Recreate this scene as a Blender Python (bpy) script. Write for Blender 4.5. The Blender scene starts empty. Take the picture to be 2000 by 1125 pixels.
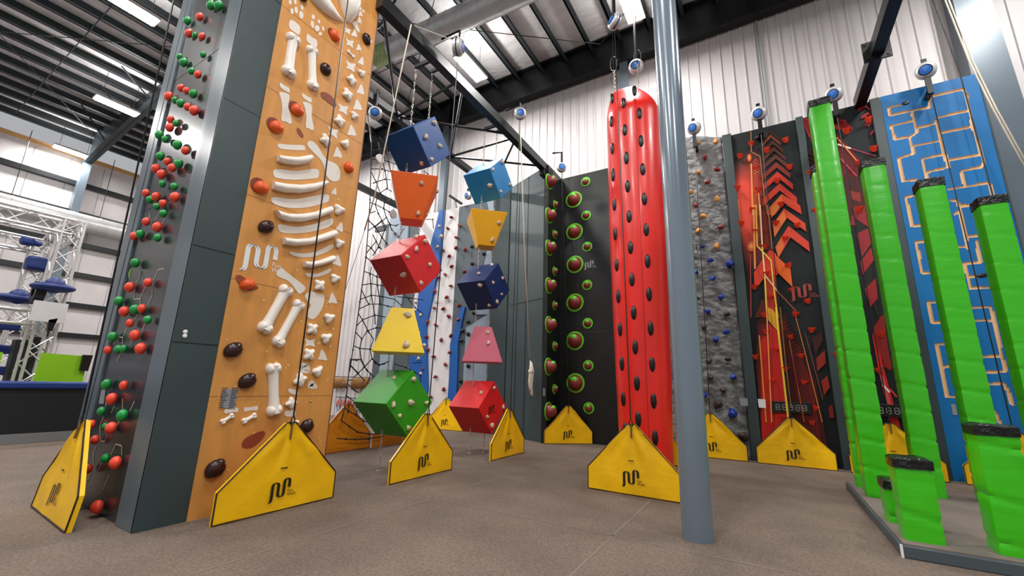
import bpy, math, random
from mathutils import Vector, Matrix, noise
random.seed(7)
COL = bpy.context.scene.collection
V = Vector
# ------------------------------------------------------------------ camera model
YAW, PITCH, ROLL, FPX = 0.539066866, 0.225522848, 0.0293966693, 817.794766
CAM = V((0, 0, 1.6))
def cam_axes():
    f = V((-math.sin(YAW)*math.cos(PITCH), math.cos(YAW)*math.cos(PITCH), math.sin(PITCH)))
    r = V((math.cos(YAW), math.sin(YAW), 0)); u = r.cross(f)
    return f, r*math.cos(ROLL)+u*math.sin(ROLL), -r*math.sin(ROLL)+u*math.cos(ROLL)
FW, RT, UP = cam_axes()
def ray(x, y): return FW + RT*((x-1000)/FPX) - UP*((y-562.5)/FPX)
def at(x, y, ax, c):
    d = ray(x, y); k = 'XYZ'.index(ax); return CAM + d*((c-CAM[k])/d[k])
def atp(x, y, p0, n):
    d = ray(x, y); return CAM + d*((p0-CAM).dot(n)/d.dot(n))
def crop(ox, oy, s): return lambda x, y: (ox+x/s, oy+y/s)
# ------------------------------------------------------------------ materials
def lin(c):
    return tuple((v/255/12.92 if v/255 <= .04045 else ((v/255+.055)/1.055)**2.4) for v in c)+(1,)
MATS = {}
def mat(name, rgb, rough=.5, metal=0, spec=.5, noise_s=0, noise_a=0, bump_s=0, bump_a=0, coat=0, emit=0, stretch=None):
    if name in MATS: return MATS[name]
    m = bpy.data.materials.new(name); m.use_nodes = True
    nt = m.node_tree; b = nt.nodes['Principled BSDF']
    b.inputs['Base Color'].default_value = lin(rgb); b.inputs['Roughness'].default_value = rough
    b.inputs['Metallic'].default_value = metal; b.inputs['Specular IOR Level'].default_value = spec
    b.inputs['Coat Weight'].default_value = coat; b.inputs['Coat Roughness'].default_value = .15
    if emit:
        b.inputs['Emission Color'].default_value = lin(rgb); b.inputs['Emission Strength'].default_value = emit
    if noise_a or bump_a:
        tc = nt.nodes.new('ShaderNodeTexCoord'); mp = nt.nodes.new('ShaderNodeMapping')
        nt.links.new(tc.outputs['Object'], mp.inputs[0])
        if stretch: mp.inputs['Scale'].default_value = stretch
    if noise_a:
        n = nt.nodes.new('ShaderNodeTexNoise'); n.inputs['Scale'].default_value = noise_s; n.inputs['Detail'].default_value = 6
        nt.links.new(mp.outputs[0], n.inputs['Vector'])
        r = nt.nodes.new('ShaderNodeMapRange'); r.inputs[1].default_value = .3; r.inputs[2].default_value = .7
        r.inputs[3].default_value = 1-noise_a; r.inputs[4].default_value = 1+noise_a
        nt.links.new(n.outputs['Fac'], r.inputs[0])
        h = nt.nodes.new('ShaderNodeHueSaturation'); h.inputs['Color'].default_value = lin(rgb)
        nt.links.new(r.outputs[0], h.inputs['Value']); nt.links.new(h.outputs[0], b.inputs['Base Color'])
    if bump_a:
        n2 = nt.nodes.new('ShaderNodeTexNoise'); n2.inputs['Scale'].default_value = bump_s; n2.inputs['Detail'].default_value = 4
        nt.links.new(mp.outputs[0], n2.inputs['Vector'])
        bp = nt.nodes.new('ShaderNodeBump'); bp.inputs['Strength'].default_value = bump_a; bp.inputs['Distance'].default_value = .05
        nt.links.new(n2.outputs['Fac'], bp.inputs['Height']); nt.links.new(bp.outputs[0], b.inputs['Normal'])
    MATS[name] = m; return m
mFLOOR = mat('floor_carpet', (108, 95, 86), .9, spec=.2, noise_s=1.3, noise_a=.13, bump_s=60, bump_a=.25)
nt = mFLOOR.node_tree; bs = nt.nodes['Principled BSDF']; src = bs.inputs['Base Color'].links[0].from_socket
tcn = [n for n in nt.nodes if n.type == 'TEX_COORD'][0]; g = nt.nodes.new('ShaderNodeTexNoise'); g.inputs['Scale'].default_value = 38; g.inputs['Detail'].default_value = 3
nt.links.new(tcn.outputs['Object'], g.inputs['Vector']); mr = nt.nodes.new('ShaderNodeMapRange'); mr.inputs[1].default_value = .35; mr.inputs[2].default_value = .65; mr.inputs[3].default_value = .8; mr.inputs[4].default_value = 1.2
nt.links.new(g.outputs['Fac'], mr.inputs[0]); hs_ = nt.nodes.new('ShaderNodeHueSaturation'); nt.links.new(src, hs_.inputs['Color']); nt.links.new(mr.outputs[0], hs_.inputs['Value']); nt.links.new(hs_.outputs[0], bs.inputs['Base Color'])
mWALL = mat('white_metal_siding', (208, 203, 203), .45, noise_s=.8, noise_a=.03)
mINS = mat('wall_insulation', (206, 200, 200), .55, noise_s=1.2, noise_a=.05, bump_s=1.5, bump_a=.5)
mROOFINS = mat('roof_insulation', (226, 223, 223), .5, noise_s=1.6, noise_a=.07, bump_s=2.2, bump_a=.9, stretch=(1, 2.2, 1))
mSTEEL_DK = mat('dark_steel', (44, 50, 54), .45, metal=.2)
mBLACK_ST = mat('black_steel', (20, 22, 25), .35, metal=.2)
mCOLUMN = mat('blue_grey_painted_steel', (112, 126, 139), .22, metal=.15, coat=.5)
mFRAMECOL = mat('grey_painted_frame', (96, 108, 118), .35, metal=.2)
mDUCT = mat('galvanised_duct', (196, 196, 196), .3, metal=.3, noise_s=3, noise_a=.1)
mALU = mat('aluminium_truss', (214, 210, 208), .35, metal=.5)
mTOWER = mat('dark_green_grey_board', (52, 66, 68), .42, noise_s=1.5, noise_a=.08, bump_s=90, bump_a=.06)
mTOWERFR = mat('light_grey_trim_board', (92, 104, 112), .3, noise_s=1, noise_a=.05)
mPANEL = mat('charcoal_gloss_panel', (40, 44, 47), .3, coat=.3, noise_s=1, noise_a=.05)
mPLY = mat('orange_varnished_plywood', (203, 141, 70), .5, noise_s=2.2, noise_a=.1, stretch=(1, 3, .5))
mPLYEDGE = mat('plywood_edge', (120, 70, 34), .6)
mSEAM = mat('seam_brown', (150, 95, 48), .7)
mDECAL = mat('off_white_print', (224, 215, 205), .5)
mBONE = mat('bone_white_resin', (238, 230, 220), .38, noise_s=6, noise_a=.04)
mCHIP = mat('cream_scuff', (226, 178, 108), .6)
mORHOLD = mat('orange_resin', (226, 88, 26), .4)
mBRHOLD = mat('dark_brown_resin', (48, 22, 18), .25)
mBRDECAL = mat('brown_print', (136, 62, 34), .6)
mREDBALL = mat('coral_red_ball', (246, 76, 52), .42)
mGREENBALL = mat('green_ball', (22, 150, 66), .38)
mTRACE = mat('beige_trace', (196, 178, 160), .5)
mYEL = mat('yellow_vinyl', (250, 194, 6), .34, noise_s=3, noise_a=.04, bump_s=5, bump_a=.22)
mORVINYL = mat('orange_vinyl', (214, 132, 18), .4, bump_s=5, bump_a=.3)
mTRIM = mat('dark_trim_tape', (46, 26, 18), .5)
mBLK = mat('black_plastic', (14, 14, 16), .35)
mPRINTBLK = mat('black_print', (34, 24, 12), .5)
mGREY = mat('grey_plate', (140, 144, 148), .5)
mWHITE = mat('white_print', (228, 228, 228), .5)
mSILVER = mat('silver_casing', (206, 206, 208), .35, metal=.25)
mBLUEDISC = mat('blue_sticker', (30, 110, 205), .35)
mCHAIN = mat('zinc_chain', (200, 196, 190), .3, metal=.8)
mROPE = mat('cream_rope', (226, 214, 196), .8)
mNETROPE = mat('black_rope', (26, 24, 26), .7)
mVOL = mat('stone_resin', (206, 184, 160), .55, noise_s=9, noise_a=.12)
mRED = mat('red_vinyl', (226, 32, 22), .33, coat=.2, noise_s=2, noise_a=.04, bump_s=4, bump_a=.15, stretch=(1, 1, .3))
mGREENV = mat('green_vinyl', (58, 186, 10), .3, coat=.2, bump_s=2.2, bump_a=.12, stretch=(.6, .6, 3))
mTAPE = mat('black_glossy_tape', (16, 17, 18), .18, bump_s=14, bump_a=.7)
mPLATE = mat('grey_platform_board', (70, 80, 86), .5)
mPLTOP = mat('brown_platform_carpet', (112, 100, 94), .9, noise_s=2, noise_a=.1)
mBLUEP = mat('blue_board', (10, 108, 172), .5, spec=.3, noise_s=1.5, noise_a=.04)
mTAN = mat('routed_plywood', (238, 200, 152), .55)
mROCK = mat('grey_sculpted_rock', (112, 113, 114), .6, noise_s=3, noise_a=.28, bump_s=9, bump_a=.6, stretch=(1, 1, 1.8))
mMURAL = mat('mural_black', (16, 22, 24), .55, spec=.3)
mGRNRING = mat('green_ring', (96, 196, 36), .4)
mMAROON = mat('maroon_volume', (128, 46, 40), .42, noise_s=5, noise_a=.1)
mBLKWALL = mat('black_board', (12, 16, 17), .4)
mWHITEP = mat('white_panel', (222, 218, 218), .45, noise_s=2, noise_a=.03)
mGREYP = mat('slate_panel', (76, 86, 92), .5, noise_s=2, noise_a=.05)
mLGREYP = mat('pale_blue_grey_panel', (142, 156, 170), .5)
mBLUEW = mat('deep_blue_panel', (14, 84, 160), .45)
mTIMBER = mat('orange_wall_cap', (206, 160, 104), .6)
mLIME = mat('lime_green_sheet', (140, 200, 4), .6)
mNAVY = mat('navy_vinyl', (8, 38, 104), .5)
mNAVYPAD = mat('blue_pad', (16, 50, 120), .5)
mDARKPAD = mat('black_pad', (28, 31, 34), .6)
mCOUNTER = mat('counter_front_black', (18, 22, 28), .5)
mKICK = mat('grey_kickboard', (120, 122, 122), .6)
mLEDOFF = mat('unlit_segments', (150, 146, 138), .5)
mLENS = mat('lit_tube', (255, 246, 232), .4, emit=26)
mHOUSE = mat('white_lamp_housing', (210, 206, 200), .4)
mHOLDBLUE = mat('blue_resin', (14, 52, 150), .4)
mHOLDRED = mat('dark_red_resin', (122, 26, 20), .45)
mHOLDORG = mat('amber_resin', (206, 140, 60), .45)
mHOLDBRN = mat('brown_resin', (58, 40, 36), .5)
mFLAME = mat('scarlet_resin', (246, 66, 42), .36)
mLEATHER = mat('tan_webbing', (140, 100, 52), .8)
# ------------------------------------------------------------------ mesh builder
WL = {}
def wl(o): return WL.get(o.name, V((0, 0, 0))) if o else V((0, 0, 0))
class MB:
    def __init__(s): s.v = []; s.f = []; s.m = []; s.k = 0
    def face(s, pts, k=None):
        b = len(s.v); s.v += [V(p) for p in pts]; s.f.append(tuple(range(b, b+len(pts)))); s.m.append(s.k if k is None else k)
    def grid(s, rows, close=False, k=None):
        b = len(s.v); n = len(rows[0])
        for r in rows: s.v += [V(p) for p in r]
        for i in range(len(rows)-1):
            for j in range(n if close else n-1):
                j2 = (j+1) % n
                s.f.append((b+i*n+j, b+i*n+j2, b+(i+1)*n+j2, b+(i+1)*n+j)); s.m.append(s.k if k is None else k)
    def cap(s, pts, k=None): s.face(pts, k)
    def hexa(s, p, k=None):           # 8 points, bottom 4 then top 4
        b = len(s.v); s.v += [V(q) for q in p]
        for q in ((3, 2, 1, 0), (4, 5, 6, 7), (0, 1, 5, 4), (1, 2, 6, 5), (2, 3, 7, 6), (3, 0, 4, 7)):
            s.f.append(tuple(b+i for i in q)); s.m.append(s.k if k is None else k)
    def box(s, lo, hi, k=None):
        x0, y0, z0 = lo; x1, y1, z1 = hi
        s.hexa([(x0, y0, z0), (x1, y0, z0), (x1, y1, z0), (x0, y1, z0), (x0, y0, z1), (x1, y0, z1), (x1, y1, z1), (x0, y1, z1)], k)
    def obox(s, c, a, b, d, k=None):   # centre and three half vectors
        c, a, b, d = V(c), V(a), V(b), V(d)
        s.hexa([c-a-b-d, c+a-b-d, c+a+b-d, c-a+b-d, c-a-b+d, c+a-b+d, c+a+b+d, c-a+b+d], k)
    def prism(s, pts, vec, k=None):
        vec = V(vec); pts = [V(p) for p in pts]; q = [p+vec for p in pts]
        s.face(pts[::-1], k); s.face(q, k)
        for i in range(len(pts)):
            j = (i+1) % len(pts); s.face([pts[i], pts[j], q[j], q[i]], k)
    def tube(s, pts, r, n=6, k=None, caps=True):
        pts = [V(p) for p in pts]; rows = []
        rr = r if isinstance(r, (list, tuple)) else [r]*len(pts)
        up = None
        for i, p in enumerate(pts):
            t = (pts[min(i+1, len(pts)-1)]-pts[max(i-1, 0)])
            if t.length < 1e-9: t = V((0, 0, 1))
            t.normalize()
            if up is None: up = V((0, 0, 1)) if abs(t.z) < .9 else V((1, 0, 0))
            a = t.cross(up); a.normalize(); b = a.cross(t); up = b
            rows.append([p+a*(rr[i]*math.cos(2*math.pi*j/n))+b*(rr[i]*math.sin(2*math.pi*j/n)) for j in range(n)])
        s.grid(rows, True, k)
        if caps: s.face(rows[0][::-1], k); s.face(rows[-1], k)
    def ell(s, c, a, b, d, nu=12, nv=8, k=None, half=False, fn=None):  # ellipsoid with axis vectors, d = pole axis
        c, a, b, d = V(c), V(a), V(b), V(d); rows = []
        for i in range(nv+1):
            th = (math.pi/2 if half else math.pi)*i/nv
            r = []
            for j in range(nu):
                ph = 2*math.pi*j/nu
                q = V((max(math.sin(th), .001)*math.cos(ph), max(math.sin(th), .001)*math.sin(ph), math.cos(th)))
                if fn: q = fn(q)
                r.append(c+a*q.x+b*q.y+d*q.z)
            rows.append(r)
        s.grid(rows, True, k)
    def lathe(s, c, d, prof, n=20, k=None):   # prof: (radius, along, optional material)
        c, d = V(c), V(d).normalized()
        a = d.orthogonal().normalized(); b = d.cross(a)
        for i in range(len(prof)-1):
            (r0, h0), (r1, h1) = prof[i][:2], prof[i+1][:2]; kk = prof[i][2] if len(prof[i]) > 2 else k
            rows = [[c+d*h+(a*math.cos(2*math.pi*j/n)+b*math.sin(2*math.pi*j/n))*max(r, .0005) for j in range(n)] for r, h in ((r0, h0), (r1, h1))]
            s.grid(rows, True, kk)
    def mesh(s, name, mats, org, smooth=False):
        me = bpy.data.meshes.new(name)
        me.from_pydata([tuple(p-org) for p in s.v], [], s.f)
        for m in (mats if isinstance(mats, (list, tuple)) else [mats]): me.materials.append(m)
        for p, k in zip(me.polygons, s.m): p.material_index = k; p.use_smooth = bool(smooth)
        if smooth:
            import bmesh
            bm = bmesh.new(); bm.from_mesh(me); bmesh.ops.remove_doubles(bm, verts=bm.verts, dist=1e-5)
            bmesh.ops.recalc_face_normals(bm, faces=bm.faces); bm.to_mesh(me); bm.free()
            if smooth != 'all':
                me.set_sharp_from_angle(angle=math.radians(38))
        me.update(); return me
    def build(s, name, mats, parent=None, smooth=False, bevel=0, org=None, **kw):
        if org is None:
            lo = V([min(p[i] for p in s.v) for i in range(3)]); hi = V([max(p[i] for p in s.v) for i in range(3)])
            org = (lo+hi)/2
        org = V(org)
        o = bpy.data.objects.new(name, s.mesh(name, mats, org, smooth)); COL.objects.link(o)
        WL[o.name] = org
        if parent: o.parent = parent; o.location = org-wl(parent)
        else: o.location = org
        if bevel:
            b = o.modifiers.new('bevel', 'BEVEL'); b.width = bevel; b.segments = 2; b.limit_method = 'ANGLE'
        tag(o, **kw); return o
def tag(o, label=None, cat=None, group=None, kind=None):
    if label: o['label'] = label
    if cat: o['category'] = cat
    if group: o['group'] = group
    if kind: o['kind'] = kind
    return o
def thing(name, label, cat, loc, group=None, kind=None):
    o = bpy.data.objects.new(name, None); COL.objects.link(o); o.location = loc; o.empty_display_size = .2
    WL[o.name] = V(loc); return tag(o, label, cat, group, kind)
def inst(me, name, parent, loc, R=None, sc=1, label=None):
    o = bpy.data.objects.new(name, me); COL.objects.link(o); loc = V(loc)
    M = (R.to_4x4() if R else Matrix.Identity(4))
    s3 = sc if isinstance(sc, (tuple, list)) else (sc, sc, sc)
    o.parent = parent
    o.matrix_local = Matrix.Translation(loc-wl(parent)) @ M @ Matrix.Diagonal((*s3, 1))
    WL[o.name] = loc
    if label: o['label'] = label
    return o
def frame(n, up=V((0, 0, 1)), spin=0):     # rotation whose local z is n
    n = V(n).normalized(); x = up.cross(n)
    if x.length < 1e-4: x = V((1, 0, 0))
    x.normalize(); y = n.cross(x)
    R = Matrix((x, y, n)).transposed()
    return R @ Matrix.Rotation(spin, 3, 'Z')
# ------------------------------------------------------------------ lettering
def text_mesh(body):
    c = bpy.data.curves.new('lettering', 'FONT'); c.body = body; c.size = 1; c.space_line = .8
    o = bpy.data.objects.new('lettering', c); COL.objects.link(o)
    bpy.context.view_layer.update()
    dg = bpy.context.evaluated_depsgraph_get()
    me = bpy.data.meshes.new_from_object(o.evaluated_get(dg))
    out = ([tuple(v.co) for v in me.vertices], [tuple(p.vertices) for p in me.polygons])
    bpy.data.objects.remove(o); bpy.data.curves.remove(c); bpy.data.meshes.remove(me)
    return out
T_FUN = text_mesh('Fun\nWalls')
T_WELL = {ch: text_mesh(ch) for ch in 'WELTOPIA'}
def put_text(mb, T, o, u, v, s, k=0):
    b = len(mb.v); o, u, v = V(o), V(u), V(v)
    mb.v += [o+u*(x*s)+v*(y*s) for x, y, z in T[0]]
    for f in T[1]: mb.f.append(tuple(b+i for i in f)); mb.m.append(k)
def ribbon(mb, pts, w, off=V((0, 0, 0)), n=None, k=0):
    pts = [V(p) for p in pts]; L = []; Rr = []
    for i, p in enumerate(pts):
        t = (pts[min(i+1, len(pts)-1)]-pts[max(i-1, 0)]).normalized(); sd = t.cross(n).normalized()*(w/2)
        L.append(p+sd+off); Rr.append(p-sd+off)
    mb.grid([L, Rr], False, k)
def arc(cx, cy, r, a0, a1, n=8): return [(cx+r*math.cos(math.radians(a0+(a1-a0)*i/n)), cy+r*math.sin(math.radians(a0+(a1-a0)*i/n))) for i in range(n+1)]
def earc(cx, cy, rx, ry, a0, a1, n=12): return [(cx+rx*math.cos(math.radians(a0+(a1-a0)*i/n)), cy+ry*math.sin(math.radians(a0+(a1-a0)*i/n))) for i in range(n+1)]
LOGO = [(.02, 0), (.075, .035), (.105, .09), (.115, .2), (.115, .5)]+earc(.2575, .7, .1425, .16, 180, 0)+[(.4, .5)]+earc(.54, .35, .14, .16, 180, 360)+[(.68, .6)]+earc(.808, .83, .129, .16, 180, 0)+[(.937, .565)]
def logo(mb, o, u, v, s, k=0, text=True):
    """o = lower left of the mark, s = width in metres."""
    u, v = V(u), V(v); o = V(o); pts = [o+u*(x*s)+v*(y*s*.98) for x, y in LOGO]; h = u*(.072*s); d = v*(.012*s)
    mb.grid([[p+h for p in pts], [p-h for p in pts]], False, k)
    mb.grid([[p+d for p in pts], [p-d for p in pts]], False, k)
    if text: put_text(mb, T_FUN, o+u*(.87*s)+v*(.33*s), u, v, .2*s, k)
# ------------------------------------------------------------------ the building shell
def structure(mb, name, m, **kw): return mb.build(name, m, kind='structure', **kw)
b = MB(); b.box((-31, -7, -.2), (12, 14, 0)); structure(b, 'floor', mFLOOR)
b = MB()
for i, (p, q) in enumerate((((-5.0, 1.0), (9, 1.0)), ((-9, 5.0), (.9, 5.0)), ((-9, 9.6), (.9, 9.6)), ((-1.6, .5), (-1.6, 11.6)), ((-4.2, 0), (-4.2, 12)))):
    p, q = V((*p, .002)), V((*q, .002)); ribbon(b, [p, q], .025, n=V((0, 0, 1)))
structure(b, 'floor_seam', mat('floor_joint', (116, 103, 94), .9))
b = MB(); b.box((-31, -7, 14.0), (12, 14, 14.1)); structure(b, 'ceiling', mROOFINS)
# back wall with rolled ribs
b = MB(); rows = [[], []]; x = -31.0
while x < 12:
    for dx, dy in ((0, 0), (.13, 0), (.26, 0), (.272, -.045), (.308, -.045), (.32, 0)):
        rows[0].append((x+dx, 12.95+dy, 0)); rows[1].append((x+dx, 12.95+dy, 14))
    x += .32
b.grid(rows); b.box((-31, 13.05, 0), (12, 13.2, 14)); structure(b, 'wall_back', mWALL)
b = MB(); b.box((-31.2, -7, 0), (-30, 13.2, 12.5)); structure(b, 'wall_left', mINS)
b = MB()
for y in range(-6, 13, 1): b.box((-30.0, y*1.3, 0), (-29.985, y*1.3+.02, 12.4))
structure(b, 'trim_1', mat('insulation_seam', (150, 146, 146), .7))
b = MB(); b.box((-30.3, -7, 12.5), (-29.85, 12.9, 12.68)); structure(b, 'trim_2', mTIMBER)
for z in (11.1, 9.55, 7.97, 6.42, 4.87, 3.35):
    b = MB(); b.box((-30, -7, z-.12), (-29.75, 12.9, z+.12)); structure(b, 'wall_girt', mBLACK_ST)
# ceiling purlins (Z-section: web and flange)
x = -30.5
while x < 11.5:
    b = MB(); b.box((x, -7, 13.68), (x+.05, 12.9, 14.0)); b.box((x, -7, 13.68), (x+.17, 12.9, 13.71)); b.box((x-.12, -7, 13.97), (x, 12.9, 14.0))
    structure(b, 'ceiling_purlin', mSTEEL_DK); x += 1.04
# sag rods across the purlins
for y in (3.0, 6.3, 9.6):
    b = MB(); b.tube([(-30, y, 13.66), (11, y, 13.66)], .018, 6); structure(b, 'ceiling_rod', mBLACK_ST)
for p, q in (((-14, 12.6, 13.6), (-4, 5.0, 13.6)), ((-14, 5, 13.6), (-4, 12.4, 13.6)), ((-4, 12.4, 13.6), (4, 6, 13.6)), ((-29, 5.6, 13.6), (-17, -3, 13.6)), ((-29, -3, 13.6), (-17, 5.6, 13.6))):
    b = MB(); b.tube([p, q], .015, 5); structure(b, 'ceiling_brace', mBLACK_ST)
# main rafters
b = MB(); b.box((-31, 12.5, 12.68), (12, 12.86, 12.74)); b.box((-31, 12.66, 12.7), (12, 12.70, 13.95)); b.box((-31, 12.5, 13.9), (12, 12.86, 13.97))
for x in (-26, -18, -11, -3.4, 5): b.box((x, 12.52, 12.7), (x+.03, 12.84, 13.95))
structure(b, 'roof_beam', mBLACK_ST)
b = MB()
def rz(x): return 12.3+(x+28.5)*.13 if x < -20 else 13.4
for x0, x1 in ((-29.4, -20), (-20, -10)):
    z0, z1 = rz(x0), min(rz(x1), 13.4)
    b.hexa([(x0, 5.5, z0), (x1, 5.5, z1), (x1, 5.85, z1), (x0, 5.85, z0), (x0, 5.5, z0+.05), (x1, 5.5, z1+.05), (x1, 5.85, z1+.05), (x0, 5.85, z0+.05)])
    b.hexa([(x0, 5.66, z0), (x1, 5.66, z1), (x1, 5.7, z1), (x0, 5.7, z0), (x0, 5.66, 13.95), (x1, 5.66, 13.95), (x1, 5.7, 13.95), (x0, 5.7, 13.95)])
structure(b, 'roof_beam', mSTEEL_DK)
for x in (-27.0, -24.5, -22.2):
    b = MB(); b.tube([(x+.2, 5.6, rz(x)+.1), (x+.9, 4.3, 13.7)], .03, 6); structure(b, 'beam_strut', mBLACK_ST)
b = MB(); b.box((-29.9, 5.55, 0), (-29.35, 5.85, 12.3)); structure(b, 'column', mFRAMECOL)
b = MB(); b.hexa([(4.78, 12.45, 0), (5.6, 12.45, 0), (5.6, 12.9, 0), (4.78, 12.9, 0), (4.78, 12.45, 12.7), (5.3, 12.45, 12.7), (5.3, 12.9, 12.7), (4.78, 12.9, 12.7)])
b.box((4.72, 12.4, 0), (4.78, 12.9, 12.7)); structure(b, 'column', mFRAMECOL)
for x, z1 in ((-3.4, 12.7), (-11.3, 12.7)):
    b = MB(); b.box((x, 12.55, 0), (x+.28, 12.6, z1)); b.box((x+.12, 12.6, 0), (x+.16, 12.9, z1)); structure(b, 'column', mFRAMECOL)
b = MB(); b.box((-15.0, 12.5, 8.3), (-5.6, 12.62, 8.55)); structure(b, 'wall_girt', mSTEEL_DK)
b = MB(); b.tube([(.75, 12.9, 0), (.75, 12.86, 13)], .03, 6); structure(b, 'conduit', mGREY)
# the round foreground column
t = thing('column', None, None, (-.79, 5.47, 0), kind='structure')
b = MB(); b.lathe((-.79, 5.47, 0), (0, 0, 1), [(.165, 0), (.165, 14)], 48); b.build('shaft', mCOLUMN, t, smooth=True)
# ------------------------------------------------------------------ free steel frame carrying the ropes
FR = [
 ('black square steel beam running from the orange tower top to the dark corner wall', (-5.7, 4.2, 8.4), (-5.5, 11.3, 8.66), .0),
 ('black steel beam parallel to the main beam, left of the hanging blocks', (-7.97, 4.4, 8.42), (-7.8, 12.1, 8.62), .0),
 ('dark steel beam farthest left, behind the rope net', (-12.3, 6.0, 8.42), (-12.1, 12.5, 8.62), .0),
 ('black square beam with bolted plate reaching over the striped red walls', (2.52, 3.6, 8.5), (2.74, 12.1, 8.76), .0)]
for lb, lo, hi, _ in FR:
    t = thing('steel_beam', lb, 'beam', ((lo[0]+hi[0])/2, (lo[1]+hi[1])/2, lo[2]))
    b = MB(); b.box(lo, hi); b.build('beam_tube', mBLACK_ST, t, bevel=.01)
    if lo[0] > 0:
        b = MB(); b.box((lo[0]-.12, 10.15, 8.4), (hi[0]+.12, 10.19, 8.86))
        for i in (-1, 1):
            for j in (-1, 1): b.tube([(2.63+i*.17, 10.13, 8.63+j*.17), (2.63+i*.17, 10.21, 8.63+j*.17)], .025, 6)
        b.build('bolted_plate', mBLACK_ST, t)
    if lo[0] < -5.5 and lo[0] > -5.8:
        b = MB(); b.box((-5.68, 11.0, 8.2), (-5.52, 11.3, 8.4)); b.build('end_bracket', mBLACK_ST, t)
def rod(a, c, lb, r=.034):
    b = MB(); b.tube([a, c], r, 6); b.build('brace_rod', mBLACK_ST, None, smooth=True, label=lb, cat='brace rod', group='bracing rods between the black beams')
Z = 8.5
N1, N2 = V((-7.87, 6.89, Z)), V((-7.87, 9.16, Z))
for a, c, lb in ((N1, (-5.7, 4.4, Z), 'thin black bracing rod from left beam to the tower end of the main beam'),
                 (N1, (-5.7, 8.9, Z), 'thin black bracing rod crossing above the dark blue and orange blocks'),
                 (N1, (-5.7, 6.6, Z), 'short black bracing rod squarely across between the two beams'),
                 (N2, (-5.7, 6.9, Z), 'black bracing rod rising steeply from the right node to the main beam'),
                 (N2, (-5.7, 9.2, Z), 'black bracing rod straight across above the light blue block'),
                 (N2, (-5.6, 11.0, Z), 'black bracing rod running toward the dark corner wall'),
                 (V((-7.87, 11.6, Z)), (-5.7, 9.4, Z), 'black bracing rod meeting the left beam near the back wall')):
    rod(a, V(c), lb)
b = MB(); b.tube([(-7.87, 4.4, 8.5), (-7.87, 6.0, 10.6), (-7.5, 6.6, 12.9), (-7.4, 6.8, 13.7)], .035, 6)
b.build('hanger_strut', mBLACK_ST, None, smooth=True, label='black strut rising from the left beam to the ceiling beside the duct', cat='strut')
# ------------------------------------------------------------------ ducts
t = thing('round_duct', 'large shiny round metal duct crossing under the middle ceiling', 'duct', (-7, 8.4, 12.6))
b = MB(); p0, p1 = V((-9.9, 8.2, 12.6)), V((4.5, 8.9, 12.6))
b.tube([p0.lerp(p1, i/24) for i in range(25)], .37, 28)
b.build('duct_pipe', mDUCT, t, smooth=True)
for i in range(1, 24):
    b = MB(); q = p0.lerp(p1, i/24); b.tube([q-V((.02, 0, 0)), q+V((.02, 0, 0))], .378, 28)
    b.build('seam_ring', mDUCT, t, smooth=True)
q1 = V((-15.0, 7.95, 12.45)); b = MB(); b.tube([p0.lerp(q1, i/8) for i in range(9)], .33, 24); b.build('narrow_pipe', mDUCT, t, smooth=True)
g0, g1 = p0.lerp(q1, .02), p0.lerp(q1, .16); b = MB(); b.tube([g0, g1], .335, 24); b.build('green_mesh', mat('green_mesh', (150, 172, 110), .5, noise_s=25, noise_a=.5), t, smooth=True, label='green mesh band')
b = MB(); b.tube([p0-V((.03, 0, 0)), p0+V((.03, 0, 0))], .39, 24); b.build('end_collar', mDUCT, t, smooth=True)
t = thing('round_duct', 'long pale round duct running along the left insulated wall', 'duct', (-28.7, 4, 8.8))
b = MB(); b.tube([(-28.7, -6+i, 8.85) for i in range(18)], .43, 24); b.build('duct_pipe', mDUCT, t, smooth=True)
for i in range(0, 17):
    b = MB(); b.tube([(-28.7, -5.5+i, 8.85), (-28.7, -5.44+i, 8.85)], .445, 24); b.build('seam_ring', mDUCT, t, smooth=True)
for y in (3.5, 6.5):
    b = MB(); b.tube([(-28.7, y, 9.2), (-28.7, y, 12.6)], .015, 5); b.build('hanger_wire', mBLACK_ST, t)
# ------------------------------------------------------------------ high bay lamps
def lamp(x, y, lb, z=12.3, vis=True, lens=mLENS, ln=1.3):
    t = thing('high_bay_lamp', lb, 'lamp', (x, y, z), 'high bay lamps under the ceiling')
    b = MB(); b.box((x-.26, y-ln/2-.05, z+.05), (x+.26, y+ln/2+.05, z+.13)); b.box((x-.1, y-.3, z+.13), (x+.1, y+.3, z+.2)); b.build('housing', mHOUSE, t)
    for s in (-1, 1):
        b = MB(); b.box((x+s*.13-.075, y-ln/2, z), (x+s*.13+.075, y+ln/2, z+.05)); b.build('tube', lens, t, bevel=.02)
    b = MB()
    for yy in (y-.5, y+.5): b.tube([(x, yy, z+.1), (x, yy+.0, 13.7)], .008, 4)
    b.build('hanger_wire', mBLACK_ST, t)
    L = bpy.data.lights.new('lamp_light', 'AREA'); L.shape = 'RECTANGLE'; L.size = .5; L.size_y = ln; L.energy = 370; L.color = (1, .985, .965)
    o = bpy.data.objects.new('lamp_light', L); COL.objects.link(o); o.parent = t; o.location = (0, 0, -.02)
    L2 = L.copy(); L2.energy = 60; o = bpy.data.objects.new('ceiling_fill_light', L2); COL.objects.link(o); o.parent = t; o.location = (0, 0, .22); o.rotation_euler = (math.pi, 0, 0)  # upward fill added above each fixture to brighten the ceiling
lamp(-7.9, 9.95, 'lit twin tube lamp left of the grey column, above the hanging blocks')
lamp(-2.35, 10.1, 'lit twin tube lamp at the top edge beside the grey column')
lamp(-15.5, 2.95, 'lit tube lamp highest in the left corner of the photo')
lamp(-22.1, 4.65, 'lit tube lamp in the middle of the left ceiling')
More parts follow.
